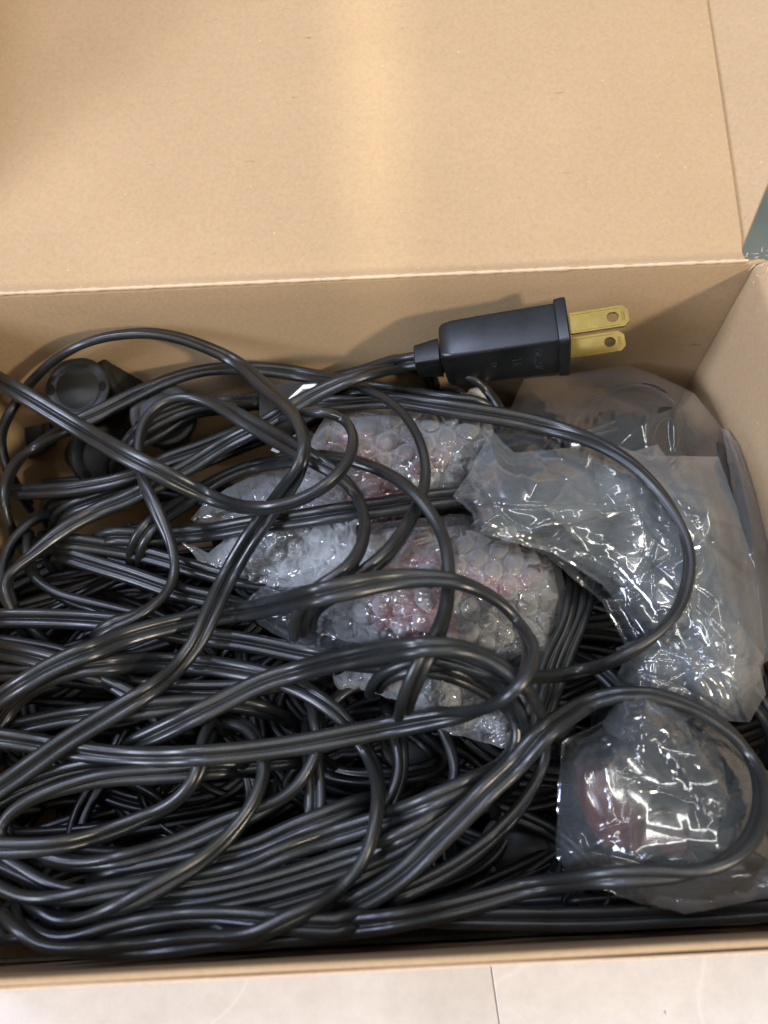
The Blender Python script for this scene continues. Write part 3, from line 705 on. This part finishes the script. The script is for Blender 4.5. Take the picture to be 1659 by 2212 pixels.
package('lower bubble wrap package with a bright red bulb, in the middle of the box',
        [[(700,1150),(800,1130),(900,1120),(1000,1110),(1100,1150),(1200,1190),(1222,1270),(1215,1360),(1175,1430),(1080,1470),(960,1480),(850,1440),(740,1430),(640,1400),(560,1350),(530,1300),(600,1240),(640,1190)],
         [(720,1165),(850,1140),(1000,1135),(1110,1170),(1190,1210),(1208,1290),(1180,1390),(1080,1440),(950,1440),(820,1400),(690,1370),(610,1320),(650,1240)]], 14, (.010, .010))
package('pale bubble wrap tail spreading left under the crossing cords',
        [[(540,1030),(600,1012),(680,1010),(760,1040),(780,1110),(760,1200),(700,1260),(620,1270),(540,1255),(480,1235),(430,1215),(395,1175),(392,1168),(450,1195),(480,1170),(500,1130),(420,1128),(412,1122),(450,1080),(500,1050)],
         [(560,1045),(660,1020),(740,1060),(750,1140),(700,1220),(620,1250),(540,1235),(500,1200),(530,1140),(520,1090)]], 25, (.004, .004))
package('bubble wrap tail poking down into the dark hollow, lowest of the wrap',
        [[(720,1460),(800,1430),(900,1440),(1000,1440),(1090,1470),(1150,1500),(1135,1560),(1100,1612),(1085,1617),(1030,1600),(970,1585),(900,1540),(850,1510),(780,1490),(730,1490)],
         [(800,1450),(930,1450),(1060,1480),(1125,1520),(1085,1590),(1000,1570),(900,1520)]], 36, (.004, .004))

# barcode label on a small dark carton edge
c = P(628, 850, -.034); root = empty('barcode_card', tuple(c), 'small card with a white printed barcode label, poking up behind the cords near the plug', 'label card')
ux = (P(686, 828, -.030) - P(622, 862, -.030)); ux /= np.linalg.norm(ux); vv = (P(665, 826, -.030) - P(630, 862, -.030)); vv /= np.linalg.norm(vv)
def flat(name, pts, mat, z, th=.0003, par=root):
    top = [P(x, y, z) for x, y in pts]; n = len(pts); bot = [t - np.array([0, 0, th]) for t in top]
    F = [tuple(range(n))[::-1], tuple(range(n, 2 * n))] + [(i, (i + 1) % n, n + (i + 1) % n, n + i) for i in range(n)]
    return mesh(name, np.array(top + bot), F, mat, par, False)
flat('card', [(560, 836), (700, 822), (716, 880), (600, 950), (560, 905)], 'socket', -.0275, .0012)
flat('label', [(622, 862), (655, 831), (684, 829), (660, 852)], 'label', -.0271)
for k in range(7):
    t = .22 + .075 * k; x0, y0 = 622 + (655 - 622) * t + 7, 862 + (831 - 862) * t + 1
    flat('bar', [(x0, y0), (x0 + 3 + k % 3, y0 - 1.4), (x0 + 19, y0 - 3.4), (x0 + 16, y0 - 1.6)], 'ink', -.02695, .0001)
flat('label', [(585, 972), (602, 952), (640, 938), (628, 962), (600, 978)], 'label', -.0290)

# ------------------------------------------------------------------ cords over the bubble wrap
H = [
 dict(cp=[(1000,1072),(950,1076),(841,1092),(740,1106),(640,1122),(541,1133),(467,1147),(383,1157),(300,1160),(240,1158)], label='straight black cord with a clean cut end, lying across the two bubble wrap packages', rolls=[(0,0),(1,8)], tails=(0,1)),
 dict(cp=[(-10,1402),(50,1413),(110,1428),(200,1452)], label='short black cord entering from the left edge beneath the wide flat run'),
 dict(cp=[(0,1335),(100,1336),(200,1341),(300,1351),(400,1370),(467,1378),(553,1391),(653,1412),(753,1427),(853,1432),(920,1440),(986,1458),(1036,1484),(1080,1515),(1110,1550),(1117,1595),(1090,1640),(1029,1680),(954,1720),(829,1770),(720,1805),(620,1838),(553,1868),(467,1892),(333,1910),(233,1925),(133,1941),(67,1941),(0,1920),(-60,1890)], label='long black cord from the left edge, round the wrap tail and back lower left', rolls=[(0,4),(.25,8),(.5,-28),(.6,-15),(1,4)]),
 dict(cp=[(620,1640),(500,1652),(400,1651),(300,1651),(200,1655),(133,1668),(67,1693),(0,1724),(-60,1760)], label='dark cord right under the long lower run, fading to the left edge'),
 dict(cp=[(470,1660),(400,1668),(333,1673),(233,1680),(133,1703),(67,1727),(25,1755),(6,1785),(15,1815)], label='black cord with a bright curl at its left end, upper of the two curls', rolls=[(0,10),(.7,-10),(1,-60)]),
 dict(cp=[(500,1560),(530,1566),(556,1602),(571,1655),(556,1715),(515,1782),(450,1847),(350,1912),(250,1962),(170,1985),(120,1985),(90,1965)], label='black cord curving down the middle of the coils to the lower left', rolls=[(0,10),(.4,-25),(.75,-12),(1,0)]),
 dict(cp=[(-60,1830),(0,1832),(50,1832),(120,1826),(200,1808),(300,1771),(367,1738),(410,1700),(432,1660),(440,1615)], label='black cord with a long bright highlight rising from the left edge to the centre', rolls=[(0,0),(.5,-15),(1,-20)]),
 dict(cp=[(60,2000),(110,2024),(175,2024),(240,2008),(300,1996),(360,1984),(425,1979),(550,1986),(650,1996),(740,2000)], label='black cord with a low hump, just behind the front rim at the lower left', rolls=[(0,-8),(1,5)]),
 dict(cp=[(-60,1600),(0,1570),(27,1527),(67,1492),(133,1457),(233,1436),(333,1431),(433,1436),(553,1455),(620,1474),(686,1508),(736,1548),(776,1598),(804,1645),(817,1695),(816,1745),(810,1785),(800,1825),(783,1863),(740,1915),(686,1955),(620,1986),(553,2018),(433,2034),(300,2050),(167,2052),(100,2043),(64,2026),(42,2006)], label='longest cord, arcing over the middle left then down and along the front rim', rolls=[(0,-20),(.15,-14),(.25,6),(.45,-42),(.62,-38),(.75,-22),(.85,-5),(1,30)]),
 dict(cp=[(890,1440),(960,1432),(1040,1447),(1080,1475),(1105,1510)], label='short black cord nested inside the bends at the right of the wrap'),
 dict(cp=[(866,780),(800,800),(740,822),(690,850)], label='short black cord near the plug, behind the band of cords') ,
 dict(cp=[(1027,872),(960,866),(901,856),(830,845),(760,838)], label='black cord just above the long one that enters the large clear bag'),
 dict(cp=[(300,930),(370,897),(440,874),(500,868),(553,864),(640,869),(704,873),(780,868),(841,865),(908,873),(960,880),(1034,892),(1120,907),(1206,927),(1291,958),(1356,996),(1411,1047),(1454,1105),(1480,1160),(1490,1210),(1484,1262),(1465,1316),(1431,1359),(1379,1399),(1327,1427),(1257,1450),(1188,1461),(1119,1461),(1053,1448),(990,1425),(930,1412)], label=None),
]
C16 = dict(cp=[(760,1955),(800,1935),(829,1918),(880,1880),(930,1830),(1005,1757),(1060,1700),(1110,1655),(1139,1622),(1180,1577),(1230,1542),(1280,1514),(1355,1498),(1430,1505),(1505,1532),(1570,1575),(1617,1628),(1642,1685),(1646,1745),(1628,1803),(1580,1853),(1505,1883),(1380,1892),(1255,1900),(1130,1920),(1030,1948),(930,1973),(829,1992),(745,2002),(660,2012),(560,2024),(470,2030)], label='black cord ringing the lower clear bag in a wide loop at the lower right', rolls=[(0,8),(.2,5),(.4,-38),(.6,-40),(.75,0),(1,0)])
C16['fixed'] = reserve(C16['cp'], .85, 1.0, seed=len(C16['cp']))
def run(d):
    cord(d['cp'], d['label'], seed=len(d['cp']), rolls=d.get('rolls'), lift=d.get('lift', 0), arch=d.get('arch'), tails=d.get('tails', (1, 1)), half=d.get('half', 20), fixed=d.get('fixed'))
for d in H:
    if d['label']: run(d)

# ------------------------------------------------------------------ the large clear bag and what it holds
A = under(8, 4)
cz = lambda x, y: float(samp(A, x, y))
# black socket with its short lead
s1 = socket(1440, 945, cz(1440, 945) + .006, (.55, -.55, .62), 'black light socket inside the top of the large clear bag', r=.0085, put=False)
cord([(1170,990),(1215,935),(1275,872),(1345,838),(1415,842),(1460,880)], 'thick black lead arching inside the top of the large clear bag', rolls=[(0,30),(1,60)], lift=.004, group='flat black cords coiled in the box')
cord([(1060,1125),(1160,1100),(1300,1110),(1420,1150)], 'black cord seen dimly through the middle of the large clear bag')
def bag_z(A, off, dome, dw, seed, n=120, amp=.0016, ang=None, fine=1.0, fs=1.0):
    def f(X, Y, d):
        t = np.clip(d / dw, 0, 1)
        e = .35 + .65 * np.clip(d / 40, 0, 1); an = 35 if ang is None else ang
        h = samp(A, X, Y) + off + dome * (t * (2 - t)) + e * (facets(X, Y, seed, 105 * fs, amp * 1.35, an, 1.8) + facets(X, Y, seed + 1, 52 * fs, amp * .38 * fs, an + 40, 1.8) + facets(X, Y, seed + 2, 190, amp * 1.6, an - 60, 1.3))
        return h + crumple(X, Y, seed, int(n * .06), amp * .8, (18, 45), (60, 200), ang) + ridges(X, Y, seed, int(n * .30), .00050, (3.4, 6.0), (60, 240), ang) + ridges(X, Y, seed + 60, int(n * .06), .00110, (8, 15), (80, 260), ang) + .0006 * np.exp(-(d / 5) ** 2)
    return f
bag = empty('clear_plastic_bag', tuple(P(1330, 1150, -.04)), 'large crumpled clear plastic bag filling the right side of the box', 'plastic bag', 'clear plastic bags in the box')
A = under(16, 5)
sheet('bag_back_film', [(1010,1000),(1060,920),(1105,880),(1132,818),(1240,806),(1356,788),(1420,812),(1500,850),(1560,925),(1590,1000),(1622,1130),(1648,1280),(1650,1460),(1600,1510),(1480,1500),(1380,1450),(1300,1300),(1180,1200),(1040,1140)],
      bag_z(A, .001, .008, 90, 41, 60, .0016, None, 1, 1.25), 'bag_thin', bag, step=2.5, edge_amp=1.5, seed=41)
A = under(13, 3)
sheet('bag_front_film', [(978,1072),(1015,1020),(1060,925),(1085,955),(1112,978),(1220,968),(1330,962),(1400,985),(1552,986),(1590,1090),(1630,1230),(1655,1400),(1640,1470),(1562,1536),(1500,1470),(1462,1380),(1395,1375),(1300,1262),(1190,1192),(1120,1175),(1030,1150),(1020,1110)],
      bag_z(A, .0012, .007, 70, 57, 80, .0017, 35, 1.4, 1.3), 'bag', bag, step=2.5, edge_amp=1.5, seed=57)
A2_ = under(12, 2)
sheet('bag_inner_fold', [(1250,1010),(1420,960),(1470,1030),(1560,1180),(1500,1330),(1400,1300),(1280,1200),(1180,1100)],
      bag_z(A, .0003, .003, 60, 63, 36, .0012, 60, 1, 1.3), 'bag', bag, step=4.0, edge_amp=2, seed=63, put=False)
sheet('bag_side_film', [(1560,925),(1608,950),(1640,1060),(1665,1250),(1672,1420),(1640,1440),(1610,1250),(1585,1080)],
      bag_z(A, -.001, .004, 40, 66, 26, .0010, 80), 'bag', bag, step=4.0, edge_amp=2, seed=66, put=False)
sheet('bag_neck', [(1345,1430),(1330,1400),(1400,1372),(1480,1380),(1560,1400),(1640,1440),(1655,1500),(1620,1560),(1560,1560),(1500,1545),(1440,1600),(1390,1620),(1352,1580),(1320,1500)],
      bag_z(A2_, .0014, .005, 50, 71, 70, .0019, 70, 1.6, 1.2), 'bag', bag, step=2.5, edge_amp=3, seed=71)
sheet('bag_neck_fold', [(1370,1410),(1500,1330),(1600,1350),(1650,1420),(1560,1540),(1470,1500),(1400,1500)],
      bag_z(A2_, .0006, .004, 50, 77, 60, .0016, 120, 1.2), 'bag', bag, step=2.5, edge_amp=3, seed=77, put=False)

# ------------------------------------------------------------------ the lower clear bag with a red bulb
A = under(13, 3)
cz = lambda x, y: float(samp(A, x, y))
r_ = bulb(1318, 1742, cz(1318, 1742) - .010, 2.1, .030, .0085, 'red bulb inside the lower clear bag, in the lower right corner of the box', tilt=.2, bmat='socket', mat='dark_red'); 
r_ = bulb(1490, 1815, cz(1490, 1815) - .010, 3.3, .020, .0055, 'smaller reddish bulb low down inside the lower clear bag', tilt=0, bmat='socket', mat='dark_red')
socket(1570, 1800, cz(1570, 1800) + .003, (-.5, .3, .7), 'black light socket inside the lower clear bag, at the right edge', r=.0085, put=False)
socket(1430, 1650, cz(1430, 1650) + .000, (.1, -.5, .8), 'black light socket under the dome of the lower clear bag', r=.0110, put=False)
bag2 = empty('clear_plastic_bag', tuple(P(1430, 1760, -.04)), 'smaller clear plastic bag with a red bulb inside, in the lower right of the box', 'plastic bag', 'clear plastic bags in the box')
sheet('bag_under_film', [(1215,1600),(1330,1540),(1600,1600),(1690,1700),(1690,1930),(1500,1955),(1345,1940),(1240,1890),(1200,1850),(1205,1700)],
      bag_z(A, .0004, .004, 60, 83, 12, .0010, None, 1, 1.5), 'bag_thin', bag2, step=4.4, edge_amp=3, seed=83, put=False)
sheet('bag_over_film', [(1212,1640),(1245,1585),(1300,1560),(1340,1500),(1400,1495),(1470,1540),(1540,1545),(1620,1640),(1700,1730),(1710,1880),(1620,1945),(1500,1966),(1380,1952),(1290,1915),(1215,1870),(1205,1780)],
      bag_z(A, .0012, .015, 120, 91, 42, .0015, 55, .9, 1.35), 'bag_thin', bag2, step=2.5, edge_amp=3, seed=91)
sheet('bag_corner_film', [(1390,1900),(1500,1905),(1600,1880),(1690,1780),(1720,1840),(1700,1930),(1600,1952),(1480,1975),(1400,1950)],
      bag_z(A, .0030, .004, 40, 97, 60, .0016, 20), 'bag', bag2, step=2.5, edge_amp=3, seed=97)
sheet('bag_top_fold', [(1300,1560),(1340,1500),(1400,1495),(1450,1530),(1560,1640),(1580,1760),(1540,1780),(1460,1700),(1400,1620),(1350,1620),(1330,1650),(1318,1610)],
      bag_z(A, .0045, .010, 60, 99, 36, .0020, 55, 1, 1.3), 'bag_thin', bag2, step=2.5, edge_amp=3, seed=99, put=False)

# ------------------------------------------------------------------ topmost cords
C1 = dict(cp=[(-30,1052),(0,1060),(60,1063),(150,1056),(277,1031),(350,998),(433,969),(500,941),(560,917),(624,900),(688,890),(725,896),(752,914),(765,946),(752,996),(708,1046),(641,1083),(580,1097),(520,1095),(470,1080),(400,1049),(330,1013),(277,986),(150,912),(60,858),(0,824),(-80,775)], label='black cord crossing the upper left and looping back over the bubble wrap', rolls=[(0,6),(.2,10),(.42,-18),(.55,-34),(.7,-10),(1,0)], arch=[(0,0),(.5,.002),(.8,.005),(1,.010)], tails=(1,1))
T = [
 dict(cp=H[-1]['cp'], label='black cord sweeping right over the large clear bag in one big round loop', rolls=[(0,0),(.3,0),(.5,-16),(.7,-48),(.85,-40),(1,0)]),
 dict(cp=[(700,1292),(735,1275),(780,1243),(820,1212),(850,1180),(880,1135),(900,1095),(916,1055),(920,1006),(907,953),(881,906),(841,868),(795,840),(724,823),(641,807),(574,798),(500,795),(433,801),(367,820),(300,850),(250,874),(187,905),(127,934),(67,970),(30,1006),(13,1040),(8,1080)], label='black cord along the back wall that drops across the upper bubble wrap', rolls=[(0,-38),(.3,-30),(.5,0),(.8,8),(1,30)]),
 dict(cp=[(918,1420),(932,1395),(950,1360),(964,1310),(969,1260),(968,1215),(961,1170),(941,1125),(912,1083),(874,1046),(824,1017),(774,999),(724,989),(674,985),(608,996),(541,1008),(474,1035),(420,1070),(367,1105),(320,1140)], label='black cord forming a tall arch over the two bubble wrap packages', rolls=[(0,-35),(.3,-30),(.6,4),(1,10)]),
 dict(cp=[(290,1608),(400,1556),(500,1506),(553,1480),(653,1447),(753,1422),(853,1403),(936,1396),(1003,1402),(1060,1425),(1110,1460),(1150,1505),(1176,1560),(1181,1600),(1172,1655),(1139,1722),(1089,1785),(1020,1845),(930,1900),(860,1932)], label='black cord rising from the left, rounding the wrap and diving to the lower centre', rolls=[(0,-8),(.4,-30),(.7,-20),(1,10)]),
 dict(cp=[(20,1290),(10,1262),(22,1240),(67,1200),(133,1147),(200,1108),(283,1074),(360,1035),(430,996),(500,952),(574,915),(641,873),(674,856),(724,832),(791,808),(858,796),(924,793),(974,799),(1027,820),(1058,850),(1082,888)], label='black cord with a tight bend at the left and a hump beside the plug', rolls=[(0,-25),(.2,4),(.6,0),(.8,-14),(1,-40)]),
 dict(cp=[(240,1350),(290,1333),(330,1308),(365,1275),(379,1233),(374,1190),(357,1143),(330,1085),(307,1037),(298,990),(300,950),(312,911),(340,878),(377,860),(417,858),(467,873),(517,900),(560,925),(608,953),(674,990),(724,1022),(758,1052),(781,1090),(789,1130),(785,1170),(766,1210),(732,1245),(690,1275)], label='black cord in a small hooked loop, left of the bubble wrap', rolls=[(0,50),(.15,-10),(.4,-35),(.55,-12),(.8,-25),(1,-38)]),
 dict(cp=[(-60,1560),(0,1508),(50,1476),(100,1447),(167,1416),(233,1392),(250,1384),(333,1358),(433,1336),(553,1316),(653,1293),(753,1270),(836,1254),(920,1248),(986,1256),(1053,1283),(1103,1322),(1135,1370),(1148,1410),(1140,1452),(1115,1487),(1080,1515),(1020,1537),(936,1553),(853,1569),(753,1588),(653,1607),(553,1621),(433,1632),(300,1635),(200,1627),(133,1617),(67,1605),(0,1595),(-60,1590)], label='black cord looping over the lower bubble wrap, open towards the left edge', rolls=[(0,-6),(.3,12),(.45,-20),(.55,-45),(.7,-28),(.85,6),(1,8)]),
 dict(cp=[(8,990),(0,944),(20,895),(60,834),(100,792),(150,757),(207,733),(267,722),(317,719),(383,729),(450,752),(517,786),(574,838),(624,883),(652,926),(659,962),(651,1002),(624,1050),(584,1103),(541,1163),(500,1232),(460,1312),(430,1380),(393,1431),(350,1473),(293,1511),(217,1556),(133,1608),(67,1655),(0,1702),(-60,1740)], label='black cord arching high before the back wall, then slanting down to the left edge', rolls=[(0,20),(.15,14),(.35,-24),(.5,-30),(.62,0),(.75,-16),(1,-8)], arch=[(0,0),(.1,.004),(.22,.010),(.35,.004),(.5,.001),(1,0)]),
 C1,
 C16,
]
for d in T:
    if 'hump beside the plug' in d['label']: d['fixed'] = reserve(d['cp'], 0.93, 1.0, seed=len(d['cp']))
for q, d in enumerate(T):
    if q == 1: C1['fixed'] = reserve(C1['cp'], 0.0, 0.40, seed=len(C1['cp']))
    run(d)

# ------------------------------------------------------------------ the plug
def plug():
    c = P(1213, 730, -.0105); d = CAM - c; dist = np.linalg.norm(d); d /= dist
    rt = RT - d * (RT @ d); rt /= np.linalg.norm(rt); up = np.cross(d, rt)
    ga_ = math.radians(8.5); a = rt * math.cos(ga_) + up * math.sin(ga_); u2 = -rt * math.sin(ga_) + up * math.cos(ga_)
    a = a - d * .06; a /= np.linalg.norm(a)
    th = math.radians(30); n = d * math.cos(th) + u2 * math.sin(th); n -= a * (n @ a); n /= np.linalg.norm(n); b_ = np.cross(n, a)   # b: across the blades
    root = empty('power_plug', tuple(c), 'black two-prong plug with brass blades leaning on the back wall', 'plug')
    def ring(x, hn, hb, r, on=0.0, ob=0.0, k=5):
        pts = []
        for sx, sy, a0 in ((1, 1, 0), (-1, 1, 90), (-1, -1, 180), (1, -1, 270)):
            for i in range(k):
                t = math.radians(a0 + 90 * i / (k - 1)); pts.append((sx * (hn - r) + r * math.cos(t) + on, sy * (hb - r) + r * math.sin(t) + ob))
        return [c + a * x + n * p + b_ * q for p, q in pts]
    def loft(name, rings, mat='plug', par=root, ang=35):
        k = len(rings[0]); V = [p for r in rings for p in r]; F = []
        for i in range(len(rings) - 1):
            for j in range(k): F.append((i * k + j, i * k + (j + 1) % k, (i + 1) * k + (j + 1) % k, (i + 1) * k + j))
        F.append(tuple(range(k))[::-1]); F.append(tuple((len(rings) - 1) * k + j for j in range(k)))
        return mesh(name, np.array(V), F, mat, par, angle=ang)
    loft('plug_body', [ring(x, hn, hb, r) for x, hn, hb, r in ((-.0315, .0070, .0040, .0016), (-.0312, .0078, .0048, .0016), (-.0303, .0082, .0053, .0014), (-.028, .0084, .0055, .0010), (-.020, .0085, .0056, .0008), (-.0012, .0086, .0057, .0008))])
    loft('flange', [ring(x, hn, hb, r) for x, hn, hb, r in ((-.0014, .0091, .0063, .0010), (-.0012, .0094, .0066, .0012), (.0012, .0096, .0067, .0012), (.0016, .0093, .0064, .0010))])
    loft('strain_relief', [ring(x, hn, hb, .0012, on=-.001) for x, hn, hb in ((-.0390, .0038, .0027), (-.0388, .0042, .0030), (-.0322, .0052, .0036))])
    for s in (1, -1):
        # blade with a hole near its chamfered tip, a raised inner panel
        L_, w, t = .0146, .00300, .00078; on = s * .0062 - t / 2
        N_ = 24; hx, hr = .0107, .00150
        outl = [(.0, -w), (L_ - .0016, -w), (L_ - .0013, -w * 1.0), (L_, -w * .55), (L_, w * .55), (L_ - .0013, w), (L_ - .0016, w), (.0, w)]
        hole = [(hx + hr * math.cos(2 * math.pi * i / N_), hr * math.sin(2 * math.pi * i / N_)) for i in range(N_)]
        # outer contour resampled by angle about the hole
        def hit(an):
            dx, dy = math.cos(an), math.sin(an); best = 1e9
            for i in range(len(outl)):
                (x0, y0), (x1, y1) = outl[i], outl[(i + 1) % len(outl)]; ex, ey = x1 - x0, y1 - y0; den = dx * ey - dy * ex
                if abs(den) < 1e-14: continue
                tt = ((x0 - hx) * ey - y0 * ex) / den; ss = ((x0 - hx) * dy - y0 * dx) / den
                if tt > 0 and -1e-6 <= ss <= 1 + 1e-6: best = min(best, tt)
            return (hx + dx * best, dy * best)
        angs = sorted([2 * math.pi * i / N_ for i in range(N_)] + [math.atan2(y, x - hx) % (2 * math.pi) for x, y in outl])
        ho = [(hx + hr * math.cos(q), hr * math.sin(q)) for q in angs]; oo = [hit(q) for q in angs]; k = len(angs)
        pt = lambda p, h: c + a * (p[0] + .002) + b_ * p[1] + n * (on + h)
        V = [pt(p, t) for p in ho] + [pt(p, t) for p in oo] + [pt(p, 0) for p in ho] + [pt(p, 0) for p in oo]; F = []
        for i in range(k):
            j = (i + 1) % k; F += [(i, j, k + j, k + i), (2 * k + i, 3 * k + i, 3 * k + j, 2 * k + j), (k + i, k + j, 3 * k + j, 3 * k + i), (i, 2 * k + i, 2 * k + j, j)]
        bl = mesh('blade', np.array(V), F, 'brass', root, False)
        # folded seam along each side of the blade face
        for q in (-1, 1):
            ring4 = [pt((x, q * w * .80 + y), t + z) for x in (.0008, L_ - .0022) for y, z in ((-.00022, -.0001), (-.00012, .00012), (.00012, .00012), (.00022, -.0001))]
            mesh('blade_seam', np.array(ring4), [(0, 1, 5, 4), (1, 2, 6, 5), (2, 3, 7, 6), (0, 3, 2, 1), (4, 5, 6, 7)], 'brass', bl, False)
        ring4 = [pt((x, y), t + z) for y in (-.0012, .0012) for x, z in ((L_ - .0018, -.0001), (L_ - .0015, .00014), (L_ - .0012, .00014), (L_ - .0009, -.0001))]
        mesh('blade_seam', np.array(ring4), [(0, 1, 5, 4), (1, 2, 6, 5), (2, 3, 7, 6), (0, 3, 2, 1), (4, 5, 6, 7)], 'brass', bl, False)
    # raised lettering on the dark side
    def text(s, x, nn, size, rot):
        cu = bpy.data.curves.new('lettering', 'FONT'); cu.body = s; cu.size = size; cu.extrude = .00010; cu.align_x = 'CENTER'; cu.resolution_u = 2
        o = bpy.data.objects.new('tmp', cu); C.objects.link(o); dg = bpy.context.evaluated_depsgraph_get(); me = bpy.data.meshes.new_from_object(o.evaluated_get(dg)); bpy.data.objects.remove(o)
        cr, sr = math.cos(rot), math.sin(rot); V = []
        for v_ in me.vertices:
            X_, Y_ = v_.co.x * cr - v_.co.y * sr, v_.co.x * sr + v_.co.y * cr
            V.append(c + a * (x + X_) + n * (nn + Y_) + b_ * BSIGN * (.00555 + .00008 + v_.co.z))
        return mesh('lettering', np.array(V), [tuple(p.vertices) for p in me.polygons], 'emboss', root, False)
    text('15A 125V', -.0075, .001, .0028, -math.pi / 2); text('UL', -.0135, .000, .0040, -math.pi / 2); text('E2', -.0190, .001, .0024, -math.pi / 2)
    # its cord, leaving the strain relief to the left
    q0 = c - a * .0385 - n * .001; w0 = P(872, 782, -.020); w1 = P(812, 800, -.030); w2 = P(740, 818, -.036); w3 = P(660, 842, -.040)
    pts = np.array([q0 + a * .004, q0, w0, w1, w2, w3]); s = np.r_[0, np.cumsum(np.linalg.norm(np.diff(pts, axis=0), axis=1))]; u = np.arange(0, s[-1], .0006)
    X = np.stack([gauss1(np.interp(u, s, pts[:, k]), 5) for k in range(3)], 1); X[:, 1] = np.minimum(X[:, 1], BY - .004)
    V, F = sweep(X, np.full(len(X), -.3), SEC); mesh('plug_cord', V, F, 'cord', root)
BSIGN = -1
plug()

# printed characters along two of the cords
def print_on(label, s, start, size=.0017, lobe=-1, step=.0015, flip=False):
    X, roll = CORDS[label]; T_ = np.gradient(X, axis=0); sl = np.linalg.norm(T_, axis=1); T_ /= sl[:, None]; arc = np.cumsum(sl)
    Nn = REF - (T_ @ REF)[:, None] * T_; Nn /= np.linalg.norm(Nn, axis=1)[:, None]; B = np.cross(T_, Nn); cr, sr = np.cos(roll)[:, None], np.sin(roll)[:, None]
    N2, B2 = Nn * cr + B * sr, B * cr - Nn * sr
    V_, F_ = [], []
    i0 = int(np.argmin(np.hypot(*(X[:, :2] - start[:2]).T))); s0 = arc[i0]
    for k, ch in enumerate(s):
        if ch == ' ': continue
        cu = bpy.data.curves.new('lettering', 'FONT'); cu.body = ch; cu.size = size; cu.align_x = 'CENTER'; cu.align_y = 'CENTER'; cu.resolution_u = 2
        o = bpy.data.objects.new('tmp', cu); C.objects.link(o); me = bpy.data.meshes.new_from_object(o.evaluated_get(bpy.context.evaluated_depsgraph_get())); bpy.data.objects.remove(o)
        i = int(np.argmin(np.abs(arc - (s0 + (-1 if flip else 1) * k * step)))); q = len(V_); f = -1 if flip else 1
        for v_ in me.vertices:
            y = max(-.0010, min(.0010, v_.co.y * f)); h = .97 * math.sqrt(.0012 ** 2 - y * y) + .00004
            V_.append(X[i] + T_[i] * v_.co.x * f + B2[i] * (lobe * .00129 + y) + N2[i] * h)
        F_ += [tuple(q + w for w in p.vertices) for p in me.polygons]
    par = [o for o in bpy.data.objects if o.get('label') == label][0]
    mesh('printed_lettering', np.array(V_), F_, 'print', par, False)
for lab, s, st, fl in ((T[0]['label'], 'WRAGE', P(478, 872, -.03), False), (T[6]['label'], 'E179618 SPT-2 EL', P(560, 1318, -.02), False)):
    print_on(lab, s, st, flip=fl)
